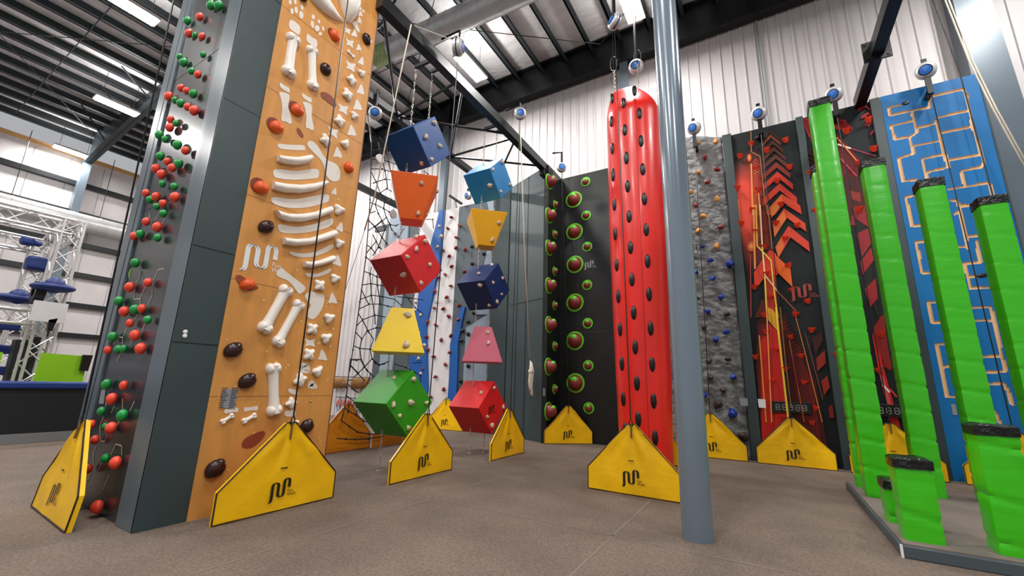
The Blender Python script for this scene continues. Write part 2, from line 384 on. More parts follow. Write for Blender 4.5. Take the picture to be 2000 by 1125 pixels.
lamp(-29.0, 5.0, 'lit tube lamp close to the left insulated wall')
for x, y in ((-7.5, 1.5), (-1.5, 1.5), (5.5, 3.0), (3.5, 9.5), (-15.5, -4), (-7.5, -4), (-1.5, -4), (5.5, -4), (-22, -3)):
    if (x, y) != (3.5, 9.5): lamp(x, y, 'lit twin tube lamp overhead, outside the photo frame')
lamp(-15.4, 9.9, 'unseen twin tube lamp added behind the climbing tower to brighten the left ceiling')  # this and the next: unseen, added on the lamp grid to lift the left ceiling
lamp(-22.2, 10.6, 'unseen twin tube lamp added behind the climbing tower to brighten the left ceiling')
lamp(6.2, 9.2, 'lit twin tube lamp overhead right of the blue wall, outside the frame')
# ------------------------------------------------------------------ small hold meshes
def lump(seed, amp=.28, nu=10, nv=7):
    b = MB(); off = V((seed*3.1, seed*1.7, seed))
    b.ell((0, 0, 0), (1, 0, 0), (0, 1, 0), (0, 0, 1), nu, nv, fn=lambda q: q*(1+amp*noise.noise(q*1.3+off)))
    return b
LUMPS = [lump(i+1, .55).mesh('stone_hold', mVOL, V((0, 0, 0)), 'all') for i in range(4)]
def colored(me, m):
    c = me.copy(); c.materials.clear(); c.materials.append(m); return c
# ------------------------------------------------------------------ left tower
XT, YT = -5.7, 2.12
TW = thing('climbing_tower', 'tall climbing tower with an orange fossil face and a dark ball-hold face', 'climbing tower', (-6.85, 3.2, 0))
b = MB(); b.box((-8.0, YT+.06, 0), (XT-.02, 4.26, 9.1)); b.build('core', mTOWER, TW)
b = MB(); b.box((XT-.03, YT, 0), (XT, 2.6, 9.3)); b.build('side_panel', mTOWER, TW)
for z in (1.95, 3.1, 5.1, 7.0, 8.1):
    b = MB(); b.box((XT-.01, YT+.005, z), (XT+.002, 2.59, z+.012)); b.build('panel_joint', mBLK, TW)
b = MB(); b.box((-6.15, YT, 0), (XT-.001, YT+.08, 9.3)); b.box((-8.0, YT, 0), (-7.6, YT+.08, 9.3)); b.build('corner_trim', mTOWERFR, TW, bevel=.008)
b = MB(); b.box((-7.6, YT+.03, 0), (-6.15, YT+.07, 9.3)); b.build('charcoal_panel', mPANEL, TW)
for z in (1.5, 3.9, 6.1):
    b = MB(); b.box((-7.6, YT+.026, z), (-6.15, YT+.031, z+.006)); b.build('panel_joint', mTOWER, TW)
b = MB(); b.box((-7.75, YT-.004, 0), (-7.735, YT+.01, 9.2)); b.build('panel_joint', mBLK, TW)
# orange face
YR = 4.27
b = MB(); b.prism([(XT-.02, 2.6, 0), (XT-.02, YR, 0), (XT-.02, YR, 8.65), (XT-.02, YR-.15, 8.95), (XT-.02, 2.6, 8.95)], (.03, 0, 0)); b.build('orange_board', mPLY, TW)
b = MB(); b.prism([(XT-.3, YR, 0), (XT-.3, YR+.02, 0), (XT-.3, YR+.02, 8.65), (XT-.3, YR, 8.65)], (.31, 0, 0)); b.build('board_edge', mPLYEDGE, TW)
for z in (1.35, 2.8, 3.95, 5.6, 7.0):
    b = MB(); b.box((XT+.008, 2.6, z), (XT+.012, YR, z+.006)); b.build('board_joint', mSEAM, TW)
XF = XT+.012
K4, K5, K6 = crop(350, 0, 2.8133), crop(350, 350, 2.8133), crop(350, 700, 2.8133)
KT = crop(500, 0, 5.623)
def onT(K, pts, off=0.002): return [at(*K(x, y), 'X', XF+off) for x, y in pts]
def smoothpoly(pts, n=4):
    out = []; N = len(pts)
    for i in range(N):
        p0, p1, p2, p3 = pts[i-1], pts[i], pts[(i+1) % N], pts[(i+2) % N]
        for j in range(n):
            t = j/n
            out.append(tuple(.5*((2*p1[k])+(-p0[k]+p2[k])*t+(2*p0[k]-5*p1[k]+4*p2[k]-p3[k])*t*t+(-p0[k]+3*p1[k]-3*p2[k]+p3[k])*t**3) for k in (0, 1)))
    return out
def ellp(cx, cy, a, bb, ang=0, n=12):
    ca, sa = math.cos(math.radians(ang)), math.sin(math.radians(ang))
    return [(cx+a*math.cos(2*math.pi*i/n)*ca-bb*math.sin(2*math.pi*i/n)*sa, cy+a*math.cos(2*math.pi*i/n)*sa+bb*math.sin(2*math.pi*i/n)*ca) for i in range(n)]
dec = MB()
def D(K, pts, sm=True): dec.face(onT(K, smoothpoly(pts) if sm else pts))
D(K4, [(610, 110), (640, 122), (665, 150), (660, 190), (635, 178), (605, 150)])
D(K4, [(706, 185), (730, 205), (757, 222), (754, 262), (725, 245), (700, 220)])
D(K4, [(555, 453), (580, 470), (605, 485), (607, 508), (585, 500), (556, 478)])
D(K4, [(550, 507), (590, 512), (607, 530), (600, 590), (618, 660), (612, 682), (585, 668), (562, 660), (566, 600), (560, 545)])
D(K4, [(678, 513), (705, 530), (725, 540), (726, 563), (700, 552), (678, 532)])
D(K4, [(680, 560), (718, 568), (730, 590), (728, 640), (740, 700), (735, 716), (712, 706), (695, 695), (698, 640), (690, 590)])
D(K4, [(545, 790), (600, 795), (680, 798), (692, 815), (688, 824), (620, 824), (552, 815)])
D(K4, [(520, 935), (560, 930), (640, 940), (755, 928), (766, 970), (740, 980), (640, 988), (560, 982), (522, 970)])
D(K5, [(515, 98), (640, 110), (805, 82), (822, 115), (800, 130), (700, 155), (600, 157), (520, 135)])
D(K5, [(548, 248), (640, 262), (750, 245), (836, 215), (842, 245), (800, 270), (700, 293), (600, 297), (552, 285)])
D(K5, [(606, 398), (680, 408), (760, 395), (838, 358), (842, 380), (790, 408), (720, 428), (640, 424)])
D(K5, [(695, 517), (760, 518), (832, 490), (826, 512), (780, 532), (718, 540)])
D(K4, [(707, 780), (730, 775), (760, 800), (790, 850), (815, 880), (860, 900), (885, 940), (880, 985), (855, 997), (825, 985), (802, 950), (795, 910), (770, 870), (725, 825), (706, 800)])
D(K5, [(532, 520), (560, 487), (590, 510), (640, 548), (690, 590), (688, 612), (660, 630), (635, 600), (600, 560), (555, 540)])
D(K5, [(690, 640), (720, 617), (760, 628), (795, 640), (795, 680), (780, 720), (745, 765), (715, 765), (700, 735), (722, 695), (708, 672)])
for cx, cy in ((718, 898), (686, 1038)):
    D(K5, [(cx-28, cy-22), (cx, cy-14), (cx+28, cy-20), (cx+22, cy), (cx+28, cy+22), (cx, cy+16), (cx-26, cy+20), (cx-20, cy)])
for K, cx, cy, s in ((K4, 900, 600, 1), (K4, 845, 728, 1), (K4, 942, 365, 1), (K4, 937, 237, .8), (K4, 925, 170, .6)):
    D(K, [(cx-26*s, cy-34*s), (cx-2*s, cy-18*s), (cx+28*s, cy-14*s), (cx+20*s, cy+8*s), (cx+22*s, cy+34*s), (cx-2*s, cy+16*s), (cx-24*s, cy+8*s), (cx-16*s, cy-6*s)])
for K, cx, cy, s, a in ((K4, 982, 577, 1, 0), (K4, 950, 718, 1, 0), (K4, 873, 838, 1, 0), (K4, 855, 1052, .6, 20), (K4, 1000, 492, .9, 10), (K4, 988, 260, .6, 0), (K4, 1003, 335, .7, 20), (K4, 965, 182, .7, 10), (K4, 990, 110, .6, 10),
                     (K5, 887, 263, .85, 20), (K5, 872, 448, 1, 10), (K5, 845, 655, 1, 0), (K5, 790, 968, 1, 0), (K5, 735, 1130, .8, 0), (K4, 993, 42, .5, 0), (K4, 997, 75, .5, 0), (K4, 1012, 60, .3, 0)):
    ca, sa = math.cos(math.radians(a)), math.sin(math.radians(a))
    D(K, [(cx+s*(x*ca-y*sa), cy+s*(x*sa+y*ca)) for x, y in ((-8, -32), (6, -18), (22, 18), (18, 28), (-6, 24), (-26, 22), (-18, -2))])
D(K4, [(950, 125), (972, 118), (985, 150), (992, 175), (978, 170), (958, 140)])
for cx, cy, a, bb in ((610, 12, 8, 14), (638, 10, 7, 16), (675, 40, 7, 16), (620, 62, 8, 17), (643, 55, 9, 20), (671, 82, 12, 22), (737, 93, 9, 14), (768, 118, 7, 12), (732, 133, 9, 22), (758, 155, 13, 18), (791, 158, 6, 14), (775, 185, 10, 10)):
    D(K4, ellp(cx, cy, a, bb, -8), False)
for cx, cy in ((287, 287), (395, 277)):
    D(K6, [(cx-36, cy-8), (cx-12, cy-8), (cx+10, cy-12), (cx+36, cy-16), (cx+34, cy+8), (cx+8, cy+8), (cx-14, cy+12), (cx-36, cy+16)])
D(K6, [(690, 25), (716, 40), (710, 80), (655, 74), (662, 50), (660, 30)]); D(K6, [(715, 130), (735, 125), (757, 150), (750, 168), (708, 160)])
D(K6, [(603, 165), (650, 178), (648, 200), (605, 188)]); D(K6, [(584, 290), (635, 285), (633, 315), (586, 318)])
for i, y in enumerate((60, 100)):
    pass
dec.build('fossil_print', mDECAL, TW)
for K, pts in ((K4, [(778, 510), (800, 506), (840, 530), (862, 570), (855, 588), (820, 565), (785, 535)]), (K4, [(650, 703), (665, 712), (683, 745), (678, 756), (660, 742), (648, 720)]), (K5, [(310, 535), (335, 527), (380, 555), (432, 590), (425, 605), (380, 612), (330, 580)]), (K6, [(345, 465), (370, 435), (440, 403), (470, 402), (466, 430), (430, 470), (390, 492), (350, 488)])):
    bp = MB(); bp.face(onT(K, smoothpoly(pts), .003)); bp.build('brown_print', mBRDECAL, TW, label='dark brown printed blotch')
ch = MB(); rnd = random.Random(3)
for i in range(170):
    y = rnd.uniform(2.68, 4.2); z = rnd.choice([rnd.uniform(.3, 2.7), rnd.uniform(.3, 8.6)]); s = rnd.uniform(.005, .02); a = rnd.uniform(0, 6.28)
    if i % 2: y = rnd.uniform(3.75, 4.2)
    ch.face([(XF+.0015, y+s*math.cos(a+t)*w, z+s*math.sin(a+t)*1.4) for t, w in ((0, 1.6), (1.4, .6), (3.1, 1.4), (4.6, .7))])
ch.build('scuff_print', mCHIP, TW, kind='stuff')
# fun walls mark on the orange board
lg = MB(); o = at(*K5(335, 498), 'X', XF+.003); e = at(*K5(545, 398), 'X', XF+.003)
logo(lg, o, (0, 1, 0), (0, 0, 1), (e.y-o.y)); lg.build('printed_mark', mWHITE, TW, label='pale grey printed mark and lettering')
# signs on tower
sg = MB(); q = [(237, 172), (318, 168), (306, 276), (232, 272)]; pts = [at(*K6(x, y), 'X', XF+.001) for x, y in q]; sg.prism(pts, (.006, 0, 0)); sgo = sg.build('notice_plate', mGREY, TW, label='grey notice plate')
c0 = at(*K6(275, 222), 'X', XF+.009); sg = MB()
for i in range(9):
    for j in range(2): sg.box((c0.x, c0.y-.1+j*.11, c0.z+.12-i*.028), (c0.x+.002, c0.y-.1+j*.11+.045+.04*rnd.random(), c0.z+.132-i*.028))
sg.build('notice_text', mat('dark_grey_print', (84, 86, 90), .6), sgo)
# circuit traces on the charcoal face
A1, A2, A3 = crop(0, 0, 2.812), crop(0, 350, 2.812), crop(0, 700, 2.812)
def onF(K, pts, off=0): return [at(*K(x, y), 'Y', YT+.026-off) for x, y in pts]
tr = MB()
for K, pts in ((A2, [(900, 490), (868, 496), (845, 550), (798, 590), (770, 655), (738, 660), (738, 610)]), (A2, [(768, 655), (770, 690)]), (A2, [(835, 600), (835, 640), (808, 695)]), (A2, [(768, 500), (768, 530), (748, 570)]),
               (A2, [(797, 790), (780, 835)]), (A2, [(755, 740), (735, 780)]), (A2, [(698, 815), (675, 868), (655, 868)]), (A2, [(672, 870), (672, 905)]), (A2, [(725, 885), (712, 915)]), (A2, [(662, 960), (640, 1008)]), (A2, [(625, 905), (632, 890)]),
               (A2, [(868, 190), (850, 230)]), (A2, [(820, 185), (822, 215)]), (A2, [(905, 215), (890, 250)]), (A3, [(673, 220), (673, 280)]), (A3, [(738, 235), (712, 290)]), (A3, [(600, 180), (582, 230), (582, 265)]), (A3, [(628, 260), (610, 300)]),
               (A3, [(568, 320), (548, 370), (550, 450), (575, 458), (588, 415)]), (A3, [(608, 530), (636, 470), (668, 480), (668, 530)]), (A3, [(530, 480), (512, 520), (512, 585)]), (A3, [(558, 575), (540, 615)]), (A3, [(600, 640), (566, 720)]), (A3, [(500, 630), (478, 678), (458, 672)]), (A3, [(655, 345), (640, 370)])):
    ribbon(tr, onF(K, pts), .016, n=V((0, -1, 0)))
tr.build('trace_print', mTRACE, TW)
sg = MB(); sg.prism(onF(A3, [(560, 172), (582, 172), (570, 250), (545, 248)]), (0, -.006, 0)); sg.build('notice_plate', mGREY, TW)
b = MB()
for x, y in ((362, 648), (361, 656)): b.ell(at(x, y, 'X', XT+.004), (.01, 0, 0), (0, .025, 0), (0, 0, .025), 8, 6)
b.build('switch', mWHITE, TW)
# balls
def ball_mesh(m):
    b = MB(); b.ell((0, 0, 0), (1, 0, 0), (0, 1, 0), (0, 0, 1), 18, 12, fn=lambda q: V((q.x*(1-.12*q.z), q.y*(1-.12*q.z), q.z))); return b.mesh('ball_hold', m, V((0, 0, 0)), 'all')
BG, BR = ball_mesh(mGREENBALL), ball_mesh(mREDBALL)
BALLS = [(A1, [('g', 1157, 28, 28), ('g', 1200, 30, 29), ('r', 1096, 92, 24), ('g', 1028, 113, 24), ('r', 1037, 182, 26), ('g', 1071, 192, 19), ('r', 1108, 200, 23), ('g', 1114, 300, 20), ('g', 985, 310, 19), ('g', 1007, 342, 27), ('g', 1050, 390, 22), ('r', 1086, 408, 24),
  ('r', 993, 482, 23), ('r', 1022, 497, 21), ('g', 1060, 514, 27), ('r', 926, 528, 28), ('g', 960, 549, 21), ('g', 991, 566, 26), ('r', 1029, 586, 24), ('r', 1064, 606, 30), ('r', 936, 656, 23), ('g', 966, 677, 21), ('r', 931, 700, 27), ('g', 874, 740, 27), ('g', 906, 764, 22), ('g', 973, 795, 29), ('r', 1017, 826, 26),
  ('g', 880, 857, 27), ('r', 918, 887, 24), ('g', 981, 898, 28), ('r', 944, 921, 27), ('r', 855, 925, 28), ('r', 886, 957, 29), ('g', 891, 1010, 22), ('g', 956, 1024, 24)]),
 (A2, [('r', 800, 75, 23), ('g', 823, 112, 24), ('r', 857, 95, 28), ('r', 960, 98, 31), ('r', 893, 133, 24), ('g', 860, 149, 22), ('g', 895, 188, 24), ('r', 801, 233, 25), ('r', 863, 262, 31), ('r', 735, 312, 26), ('g', 770, 301, 27), ('g', 865, 321, 25), ('g', 742, 459, 29), ('r', 711, 592, 31), ('r', 811, 567, 27), ('g', 651, 669, 29), ('r', 680, 726, 31), ('g', 739, 716, 31), ('r', 778, 710, 26), ('g', 809, 773, 26),
  ('r', 713, 790, 25), ('r', 739, 857, 33), ('g', 617, 866, 30), ('r', 591, 938, 25), ('g', 648, 934, 25), ('g', 678, 932, 24), ('r', 770, 930, 34)]),
 (A3, [('g', 584, 143, 32), ('r', 679, 148, 28), ('r', 612, 222, 34), ('g', 556, 290, 26), ('g', 670, 313, 35), ('r', 500, 362, 26), ('g', 576, 375, 23), ('r', 608, 383, 35), ('r', 520, 447, 27), ('g', 577, 549, 27), ('r', 632, 573, 37), ('r', 484, 606, 27), ('r', 532, 816, 38)])]
for K, L in BALLS:
    for c, x, y, r in L:
        p = at(*K(x, y), 'Y', YT-.03); d = (p-CAM).dot(FW); rr = r/2.812/FPX*d*.97
        inst(BG if c == 'g' else BR, 'ball_hold', TW, p+V((0, .09-rr, 0)) if False else p, frame((0, -1, 0)), (rr*.97, rr*.97, rr*.72), 'green ball hold' if c == 'g' else 'coral red ball hold')
b = MB(); p = at(*A2(716, 520), 'Y', YT-.03); b.tube([p+V((0, 0, .07)), p+V((-.03, 0, .0)), p+V((0, 0, -.08)), p+V((.03, 0, 0)), p+V((0, 0, .07))], .012, 6); b.build('carabiner', mat('lime_carabiner', (150, 210, 90), .4), TW, smooth=True)
# tower fossil holds
NX = V((1, 0, 0))
def bone(K, p, q, w, w2=None, lb=None, name='bone_hold'):
    P, Q = at(*K(*p), 'X', XF), at(*K(*q), 'X', XF); ax = (Q-P); L = ax.length; ax.normalize(); sd = ax.cross(NX).normalized()
    sc = L/((V(K(*q))-V(K(*p))).length); W = w*sc/ (2.8133 if K is not KT else 5.623)
    b = MB(); rows = []; n = 14
    for i in range(n+1):
        t = i/n; e = abs(t-.5)*2; ww = W*(.7+.3*e**3); rows.append([P+ax*(L*t)+sd*(ww*math.cos(a))+NX*(ww*1.0*math.sin(a)) for a in [math.pi*j/8 for j in range(9)]])
    b.grid(rows)
    for E0, s in ((P, 1), (Q, -1)):
        for g in (-1, 1):
            c = E0+sd*(g*W*.46)+ax*(s*W*.42)
            b.ell(c, sd*(W*.66), ax*(W*.85), NX*(W*.98), 14, 8)
    return b.build(name, mBONE, TW, smooth='all')
bone(K4, (625, 205), (597, 410), 31); bone(K4, (727, 270), (732, 485), 29)
bone(K5, (590, 600), (462, 830), 36); bone(K5, (660, 680), (537, 905), 32)
bone(K6, (515, 40), (520, 300), 38)
bone(K4, (925, 280), (958, 315), 12); bone(K6, (232, 352), (294, 312), 17); bone(K6, (350, 348), (418, 312), 17)
def ribhold(K, top, bot):
    b = MB(); rows = []; n = len(top)
    for (x0, y0), (x1, y1) in zip(top, bot):
        P, Q = at(*K(x0, y0), 'X', XF), at(*K(x1, y1), 'X', XF); c = (P+Q)/2; h = (P-Q)/2
        rows.append([c+h*math.cos(a)+NX*(.10*math.sin(a)**.6 if 0 < a < math.pi else 0) for a in [math.pi*j/8 for j in range(9)]])
    b.grid(rows); b.face(rows[0]); b.face(rows[-1][::-1]); b.build('rib_hold', mBONE, TW, smooth=True)
ribhold(K4, [(532, 855), (580, 862), (640, 866), (690, 858), (712, 853)], [(536, 888), (585, 902), (640, 908), (690, 902), (720, 890)])
ribhold(K4, [(505, 1000), (580, 1012), (660, 1018), (740, 1008), (795, 995)], [(508, 1040), (580, 1058), (660, 1062), (740, 1050), (806, 1020)])
ribhold(K5, [(520, 170), (590, 192), (670, 192), (750, 178), (825, 150)], [(545, 215), (600, 232), (670, 235), (750, 218), (828, 190)])
ribhold(K5, [(563, 322), (630, 330), (710, 325), (790, 300), (845, 280)], [(568, 358), (630, 368), (710, 362), (790, 340), (858, 318)])
ribhold(K5, [(675, 452), (720, 455), (770, 445), (838, 420)], [(680, 482), (720, 488), (780, 475), (842, 455)])
# star, tooth and vertebra holds
def star(seed, n=4):
    b = MB(); b.ell((0, 0, 0), (1, 0, 0), (0, 1, 0), (0, 0, .6), 24, 8, fn=lambda q: V((q.x, q.y, q.z))*(.82+.22*(math.cos(n*math.atan2(q.y, q.x)))*(q.x*q.x+q.y*q.y)))
    return b.mesh('star_hold', mBONE, V((0, 0, 0)), 'all')
ST4, ST3 = star(1, 4), star(2, 3)
for K, x, y, r, sp in ((K4, 948, 440, 33, .2), (K4, 925, 520, 36, .6), (K4, 882, 665, 36, .4), (K4, 805, 770, 37, .5), (K5, 772, 583, 36, .9), (K5, 732, 822, 36, .8), (K5, 714, 962, 38, .8), (K5, 668, 1100, 38, .3), (K6, 662, 120, 38, .4), (K6, 615, 245, 34, .2), (K6, 640, 355, 22, .5)):
    p = at(*K(x, y), 'X', XF+.02); d = (p-CAM).dot(FW); rr = r/2.8133/FPX*d
    inst(ST4, 'star_hold', TW, p, frame(NX, spin=sp), rr)
for K, x, y, r, sp in ((K4, 1003, 402, 22, .9), (K4, 963, 635, 24, .4), (K4, 912, 790, 26, 1.2), (K5, 878, 168, 32, .3), (K5, 880, 352, 28, .4), (K5, 857, 545, 28, .3), (K5, 825, 762, 30, .5), (K5, 808, 872, 31, .6), (K5, 760, 1055, 30, .9)):
    p = at(*K(x, y), 'X', XF+.02); d = (p-CAM).dot(FW); rr = r/2.8133/FPX*d
    inst(ST3, 'tooth_hold', TW, p, frame(NX, spin=sp), (rr*1.2, rr, rr*1.3))
# big horn and skull at the top
def loft(K, L, R, dep, name, n=8):
    b = MB(); rows = []
    for (x0, y0), (x1, y1), d in zip(L, R, dep):
        P, Q = at(*K(x0, y0), 'X', XF), at(*K(x1, y1), 'X', XF); c = (P+Q)/2; h = (P-Q)/2
        rows.append([c+h*math.cos(math.pi*j/n)+NX*(d*math.sin(math.pi*j/n)) for j in range(n+1)])
    b.grid(rows); b.face(rows[0]); b.face(rows[-1][::-1]); return b.build(name, mBONE, TW, smooth='all')
loft(KT, [(700, -80), (790, 10), (840, 90), (890, 170), (965, 235)], [(560, -60), (640, 40), (740, 140), (850, 215), (960, 248)], (.14, .13, .12, .09, .02), 'horn_hold')
loft(KT, [(1110, -90), (1115, 0), (1110, 90), (1080, 190), (1040, 250), (1015, 262)], [(860, -60), (910, 10), (935, 90), (960, 170), (985, 235), (1010, 262)], (.1, .22, .24, .18, .08, .02), 'skull_hold')
# discs
def discm(m, seed):
    b = MB(); off = V((seed, 0, 0))
    b.ell((0, 0, 0), (1, 0, 0), (0, 1, 0), (0, 0, .55), 20, 10, fn=lambda q: q*(1+.12*noise.noise(q*1.2+off)) if abs(q.y) > .09 or q.z < 0 or q.x < 0.2 else q*.9)
    return b.mesh('disc_hold', m, V((0, 0, 0)), 'all')
DO, DB, DD = discm(mORHOLD, 2), discm(mBRHOLD, 5), discm(mat('rust_print', (120, 44, 24), .5), 8)
for K, x, y, a, bb, c in ((K4, 855, 195, 26, 33, 'o'), (K4, 650, 605, 33, 33, 'o'), (K4, 535, 698, 36, 34, 'o'), (K4, 932, 920, 25, 30, 'o'), (K4, 450, 1030, 38, 35, 'o'), (K5, 375, 578, 36, 30, 'o'),
                          (K4, 1030, 215, 23, 32, 'b'), (K4, 805, 380, 29, 34, 'b'), (K4, 683, -8, 22, 14, 'b'), (K5, 479, 261, 40, 36, 'b'), (K5, 298, 938, 46, 42, 'b'), (K5, 376, 1108, 44, 42, 'b'), (K6, 702, 372, 36, 38, 'b'), (K6, 200, 605, 49, 48, 'b')):
    p = at(*K(x, y), 'X', XF+.02); d = (p-CAM).dot(FW); k = 1/2.8133/FPX*d
    inst(DO if c == 'o' else DB, 'disc_hold', TW, p, frame(NX, spin=.5), (a*k*1.12, bb*k, .13), 'orange disc hold' if c == 'o' else 'dark brown disc hold')
    if c == 'o' and bb > 31:
        b = MB(); b.lathe((XF+.001, p.y-.03, p.z+.02), NX, [(.0, .004), (a*k*1.15, .004)], 20); b.build('rust_backing', MATS['rust_print'], TW)
# ------------------------------------------------------------------ belay mats
def outline(u, w): # height of the gate at u in 0..w
    e = min(u, w-u); a = w/2-.06
    return .34+(1.04-.34)*min(1, e/a)
def gate(p, q, nrm, lb, m=mYEL, w=None, with_logo=True, seed=0, back=0):
    p, q = V(p), V(q); w = (q-p).length; u = (q-p).normalized(); nrm = V(nrm).normalized(); up = V((0, 0, 1)); th = .025; up = (up-V(nrm).normalized()*back)
    t = thing('belay_gate', lb, 'belay gate', (p+q)/2, 'yellow five-sided belay gates on the floor' if m is mYEL else None)
    NU, NZ = 44, 16; b = MB()
    us = sorted(set([w*i/NU for i in range(NU+1)]+[w/2-.06, w/2+.06]))
    def fold(x, z):
        dx, dz = x-w/2, z-1.02; r = math.hypot(dx, dz); a = math.atan2(dx, -dz)
        return .012*math.sin(a*9+seed)*math.exp(-((r-.35)/.28)**2)+.006*math.sin(a*17+seed*2)*math.exp(-(r/.5)**2)+.008*noise.noise(V((x*3+seed, z*3, 0)))
    def lean(z): return up*z
    F = []; B = []
    for x in us:
        h = outline(x, w); F.append([p+u*x+lean(h*j/NZ)+nrm*(th+fold(x, h*j/NZ)*min(1, 6*min(x, w-x)/w+.2)) for j in range(NZ+1)]); B.append([p+u*x+lean(h*j/NZ)-nrm*th for j in range(NZ+1)])
    b.grid(F); b.grid(B[::-1])
    b.grid([[r[-1] for r in F], [r[-1] for r in B]]); b.grid([[r[0] for r in F], [r[0] for r in B]]); b.grid([F[0], B[0]]); b.grid([F[-1], B[-1]])
    b.build('cover', m, t, smooth=True)
    b = MB(); pts = [p+V((0, 0, .012)), p+up*.34, p+u*(w/2-.06)+up*1.04, p+u*(w/2+.06)+up*1.04, q+up*.34, q+V((0, 0, .012)), p+V((0, 0, .012))]
    for i in range(len(pts)-1): b.tube([pts[i]+nrm*(th), pts[i+1]+nrm*(th)], .009, 5)
    b.build('edge_binding', mTRIM if m is mYEL else mat('rust_binding', (120, 60, 10), .5), t)
    c = (p+q)/2+nrm*(th+.014)
    if with_logo:
        b = MB(); side = u if u.cross(up).dot(nrm) > 0 else -u
        logo(b, c-side*.165+up*.12, side, up, .26); b.obox(c-side*.02+up*.5, side*.045, up*.006, nrm*.002)
        b.build('printed_mark', mPRINTBLK, t)
    ap = (p+q)/2+up*1.0+nrm*(th+.02)
    b = MB(); b.tube([ap+up*.04, ap-up*.16], .014, 6); b.build('strap', mat('grey_strap', (110, 84, 40), .7), t)
    b = MB(); ring = [ap+up*(.0+.05*math.cos(a))+u*(.026*math.sin(a))+up*.06 for a in [2*math.pi*i/10 for i in range(11)]]
    b.tube(ring, .008, 5); b.build('carabiner', mBLK, t, smooth=True)
    return ap+up*.1
gates = {}
gates['t'] = gate((-5.3, 2.66, 0), (-5.3, 4.17, 0), (1, 0, 0), 'yellow belay gate in front of the orange fossil face, largest in the photo', seed=1)
gates['b1'] = gate((-5.24, 5.15, 0), (-5.24, 6.7, 0), (1, 0, 0), 'yellow belay gate beside the green hanging cube', seed=2)
gates['b2'] = gate((-5.16, 7.93, 0), (-5.16, 9.36, 0), (1, 0, 0), 'yellow belay gate beside the lowest red hanging cube', seed=3)
gates['r'] = gate((-2.6, 6.94, 0), (-1.14, 6.9, 0), (0, -1, 0), 'yellow belay gate in front of the tall red pillow column', seed=4)
gates['r2'] = gate((-3.1, 9.98, 0), (-1.62, 9.98, 0), (0, -1, 0), 'yellow belay gate almost hidden behind the red pillow column', seed=13)
gates['g'] = gate((-5.46, 11.12, 0), (-4.4, 12.06, 0), (.66, -.75, 0), 'yellow belay gate across the dark corner with maroon bulbs', seed=5)
gates['k'] = gate((-1.96, 11.74, 0), (-.5, 11.74, 0), (0, -1, 0), 'yellow belay gate in front of the grey rock wall', seed=6)
gates['m1'] = gate((-.31, 11.72, 0), (1.16, 11.72, 0), (0, -1, 0), 'yellow belay gate under the first clock on the red chevron wall', seed=7)
gates['m2'] = gate((1.38, 11.72, 0), (2.87, 11.72, 0), (0, -1, 0), 'yellow belay gate behind the tall green pillars', seed=8)
gates['bl'] = gate((3.1, 11.72, 0), (4.6, 11.72, 0), (0, -1, 0), 'yellow belay gate at the right edge under the blue wall', seed=9)
gates['l'] = gate((-7.7, 1.84, 0), (-6.22, 1.78, 0), (-.04, -1, 0), 'yellow belay gate at far left in front of the ball-hold face', seed=10, back=.1)
gates['w'] = gate((-10.35, 11.85, 0), (-8.85, 11.87, 0), (0, -1, 0), 'yellow belay gate under the white panel at the back', seed=11)
gates['o'] = gate((-8.4, 6.05, 0), (-8.4, 7.5, 0), (1, 0, 0), 'orange belay gate under the black rope net', m=mORVINYL, with_logo=False, seed=12)
t = thing('floor_skirt', 'low orange vinyl skirt behind the green hanging cube', 'floor skirt', (-8.4, 8.6, 0))
b = MB(); b.prism([(-8.4, 7.56, 0), (-8.4, 10.0, 0), (-8.4, 10.0, .1), (-8.4, 7.56, .33)], (.04, 0, 0)); b.build('cover', mORVINYL, t)
b = MB(); b.box((-8.38, 7.5, 0), (-8.34, 7.54, .36)); b.build('post', mWHITE, t, label='white post')
b = MB(); c = at(70, 958, 'Z', .12)
b.tube([c+V((0, .1, -.1)), c+V((-.09, .1, -.02)), c+V((-.12, .1, .1)), c+V((-.02, .1, .14)), c+V((.08, .12, .1)), c+V((.3, .14, -.1))], .013, 6); b.tube([c+V((.02, .12, -.1)), c+V((-.05, .12, .0)), c+V((.05, .12, .06)), c+V((.3, .16, -.09))], .013, 6)
b.build('loose_cord', mROPE, None, smooth='all', label='white cord loop on the floor behind the far left gate', cat='cord')
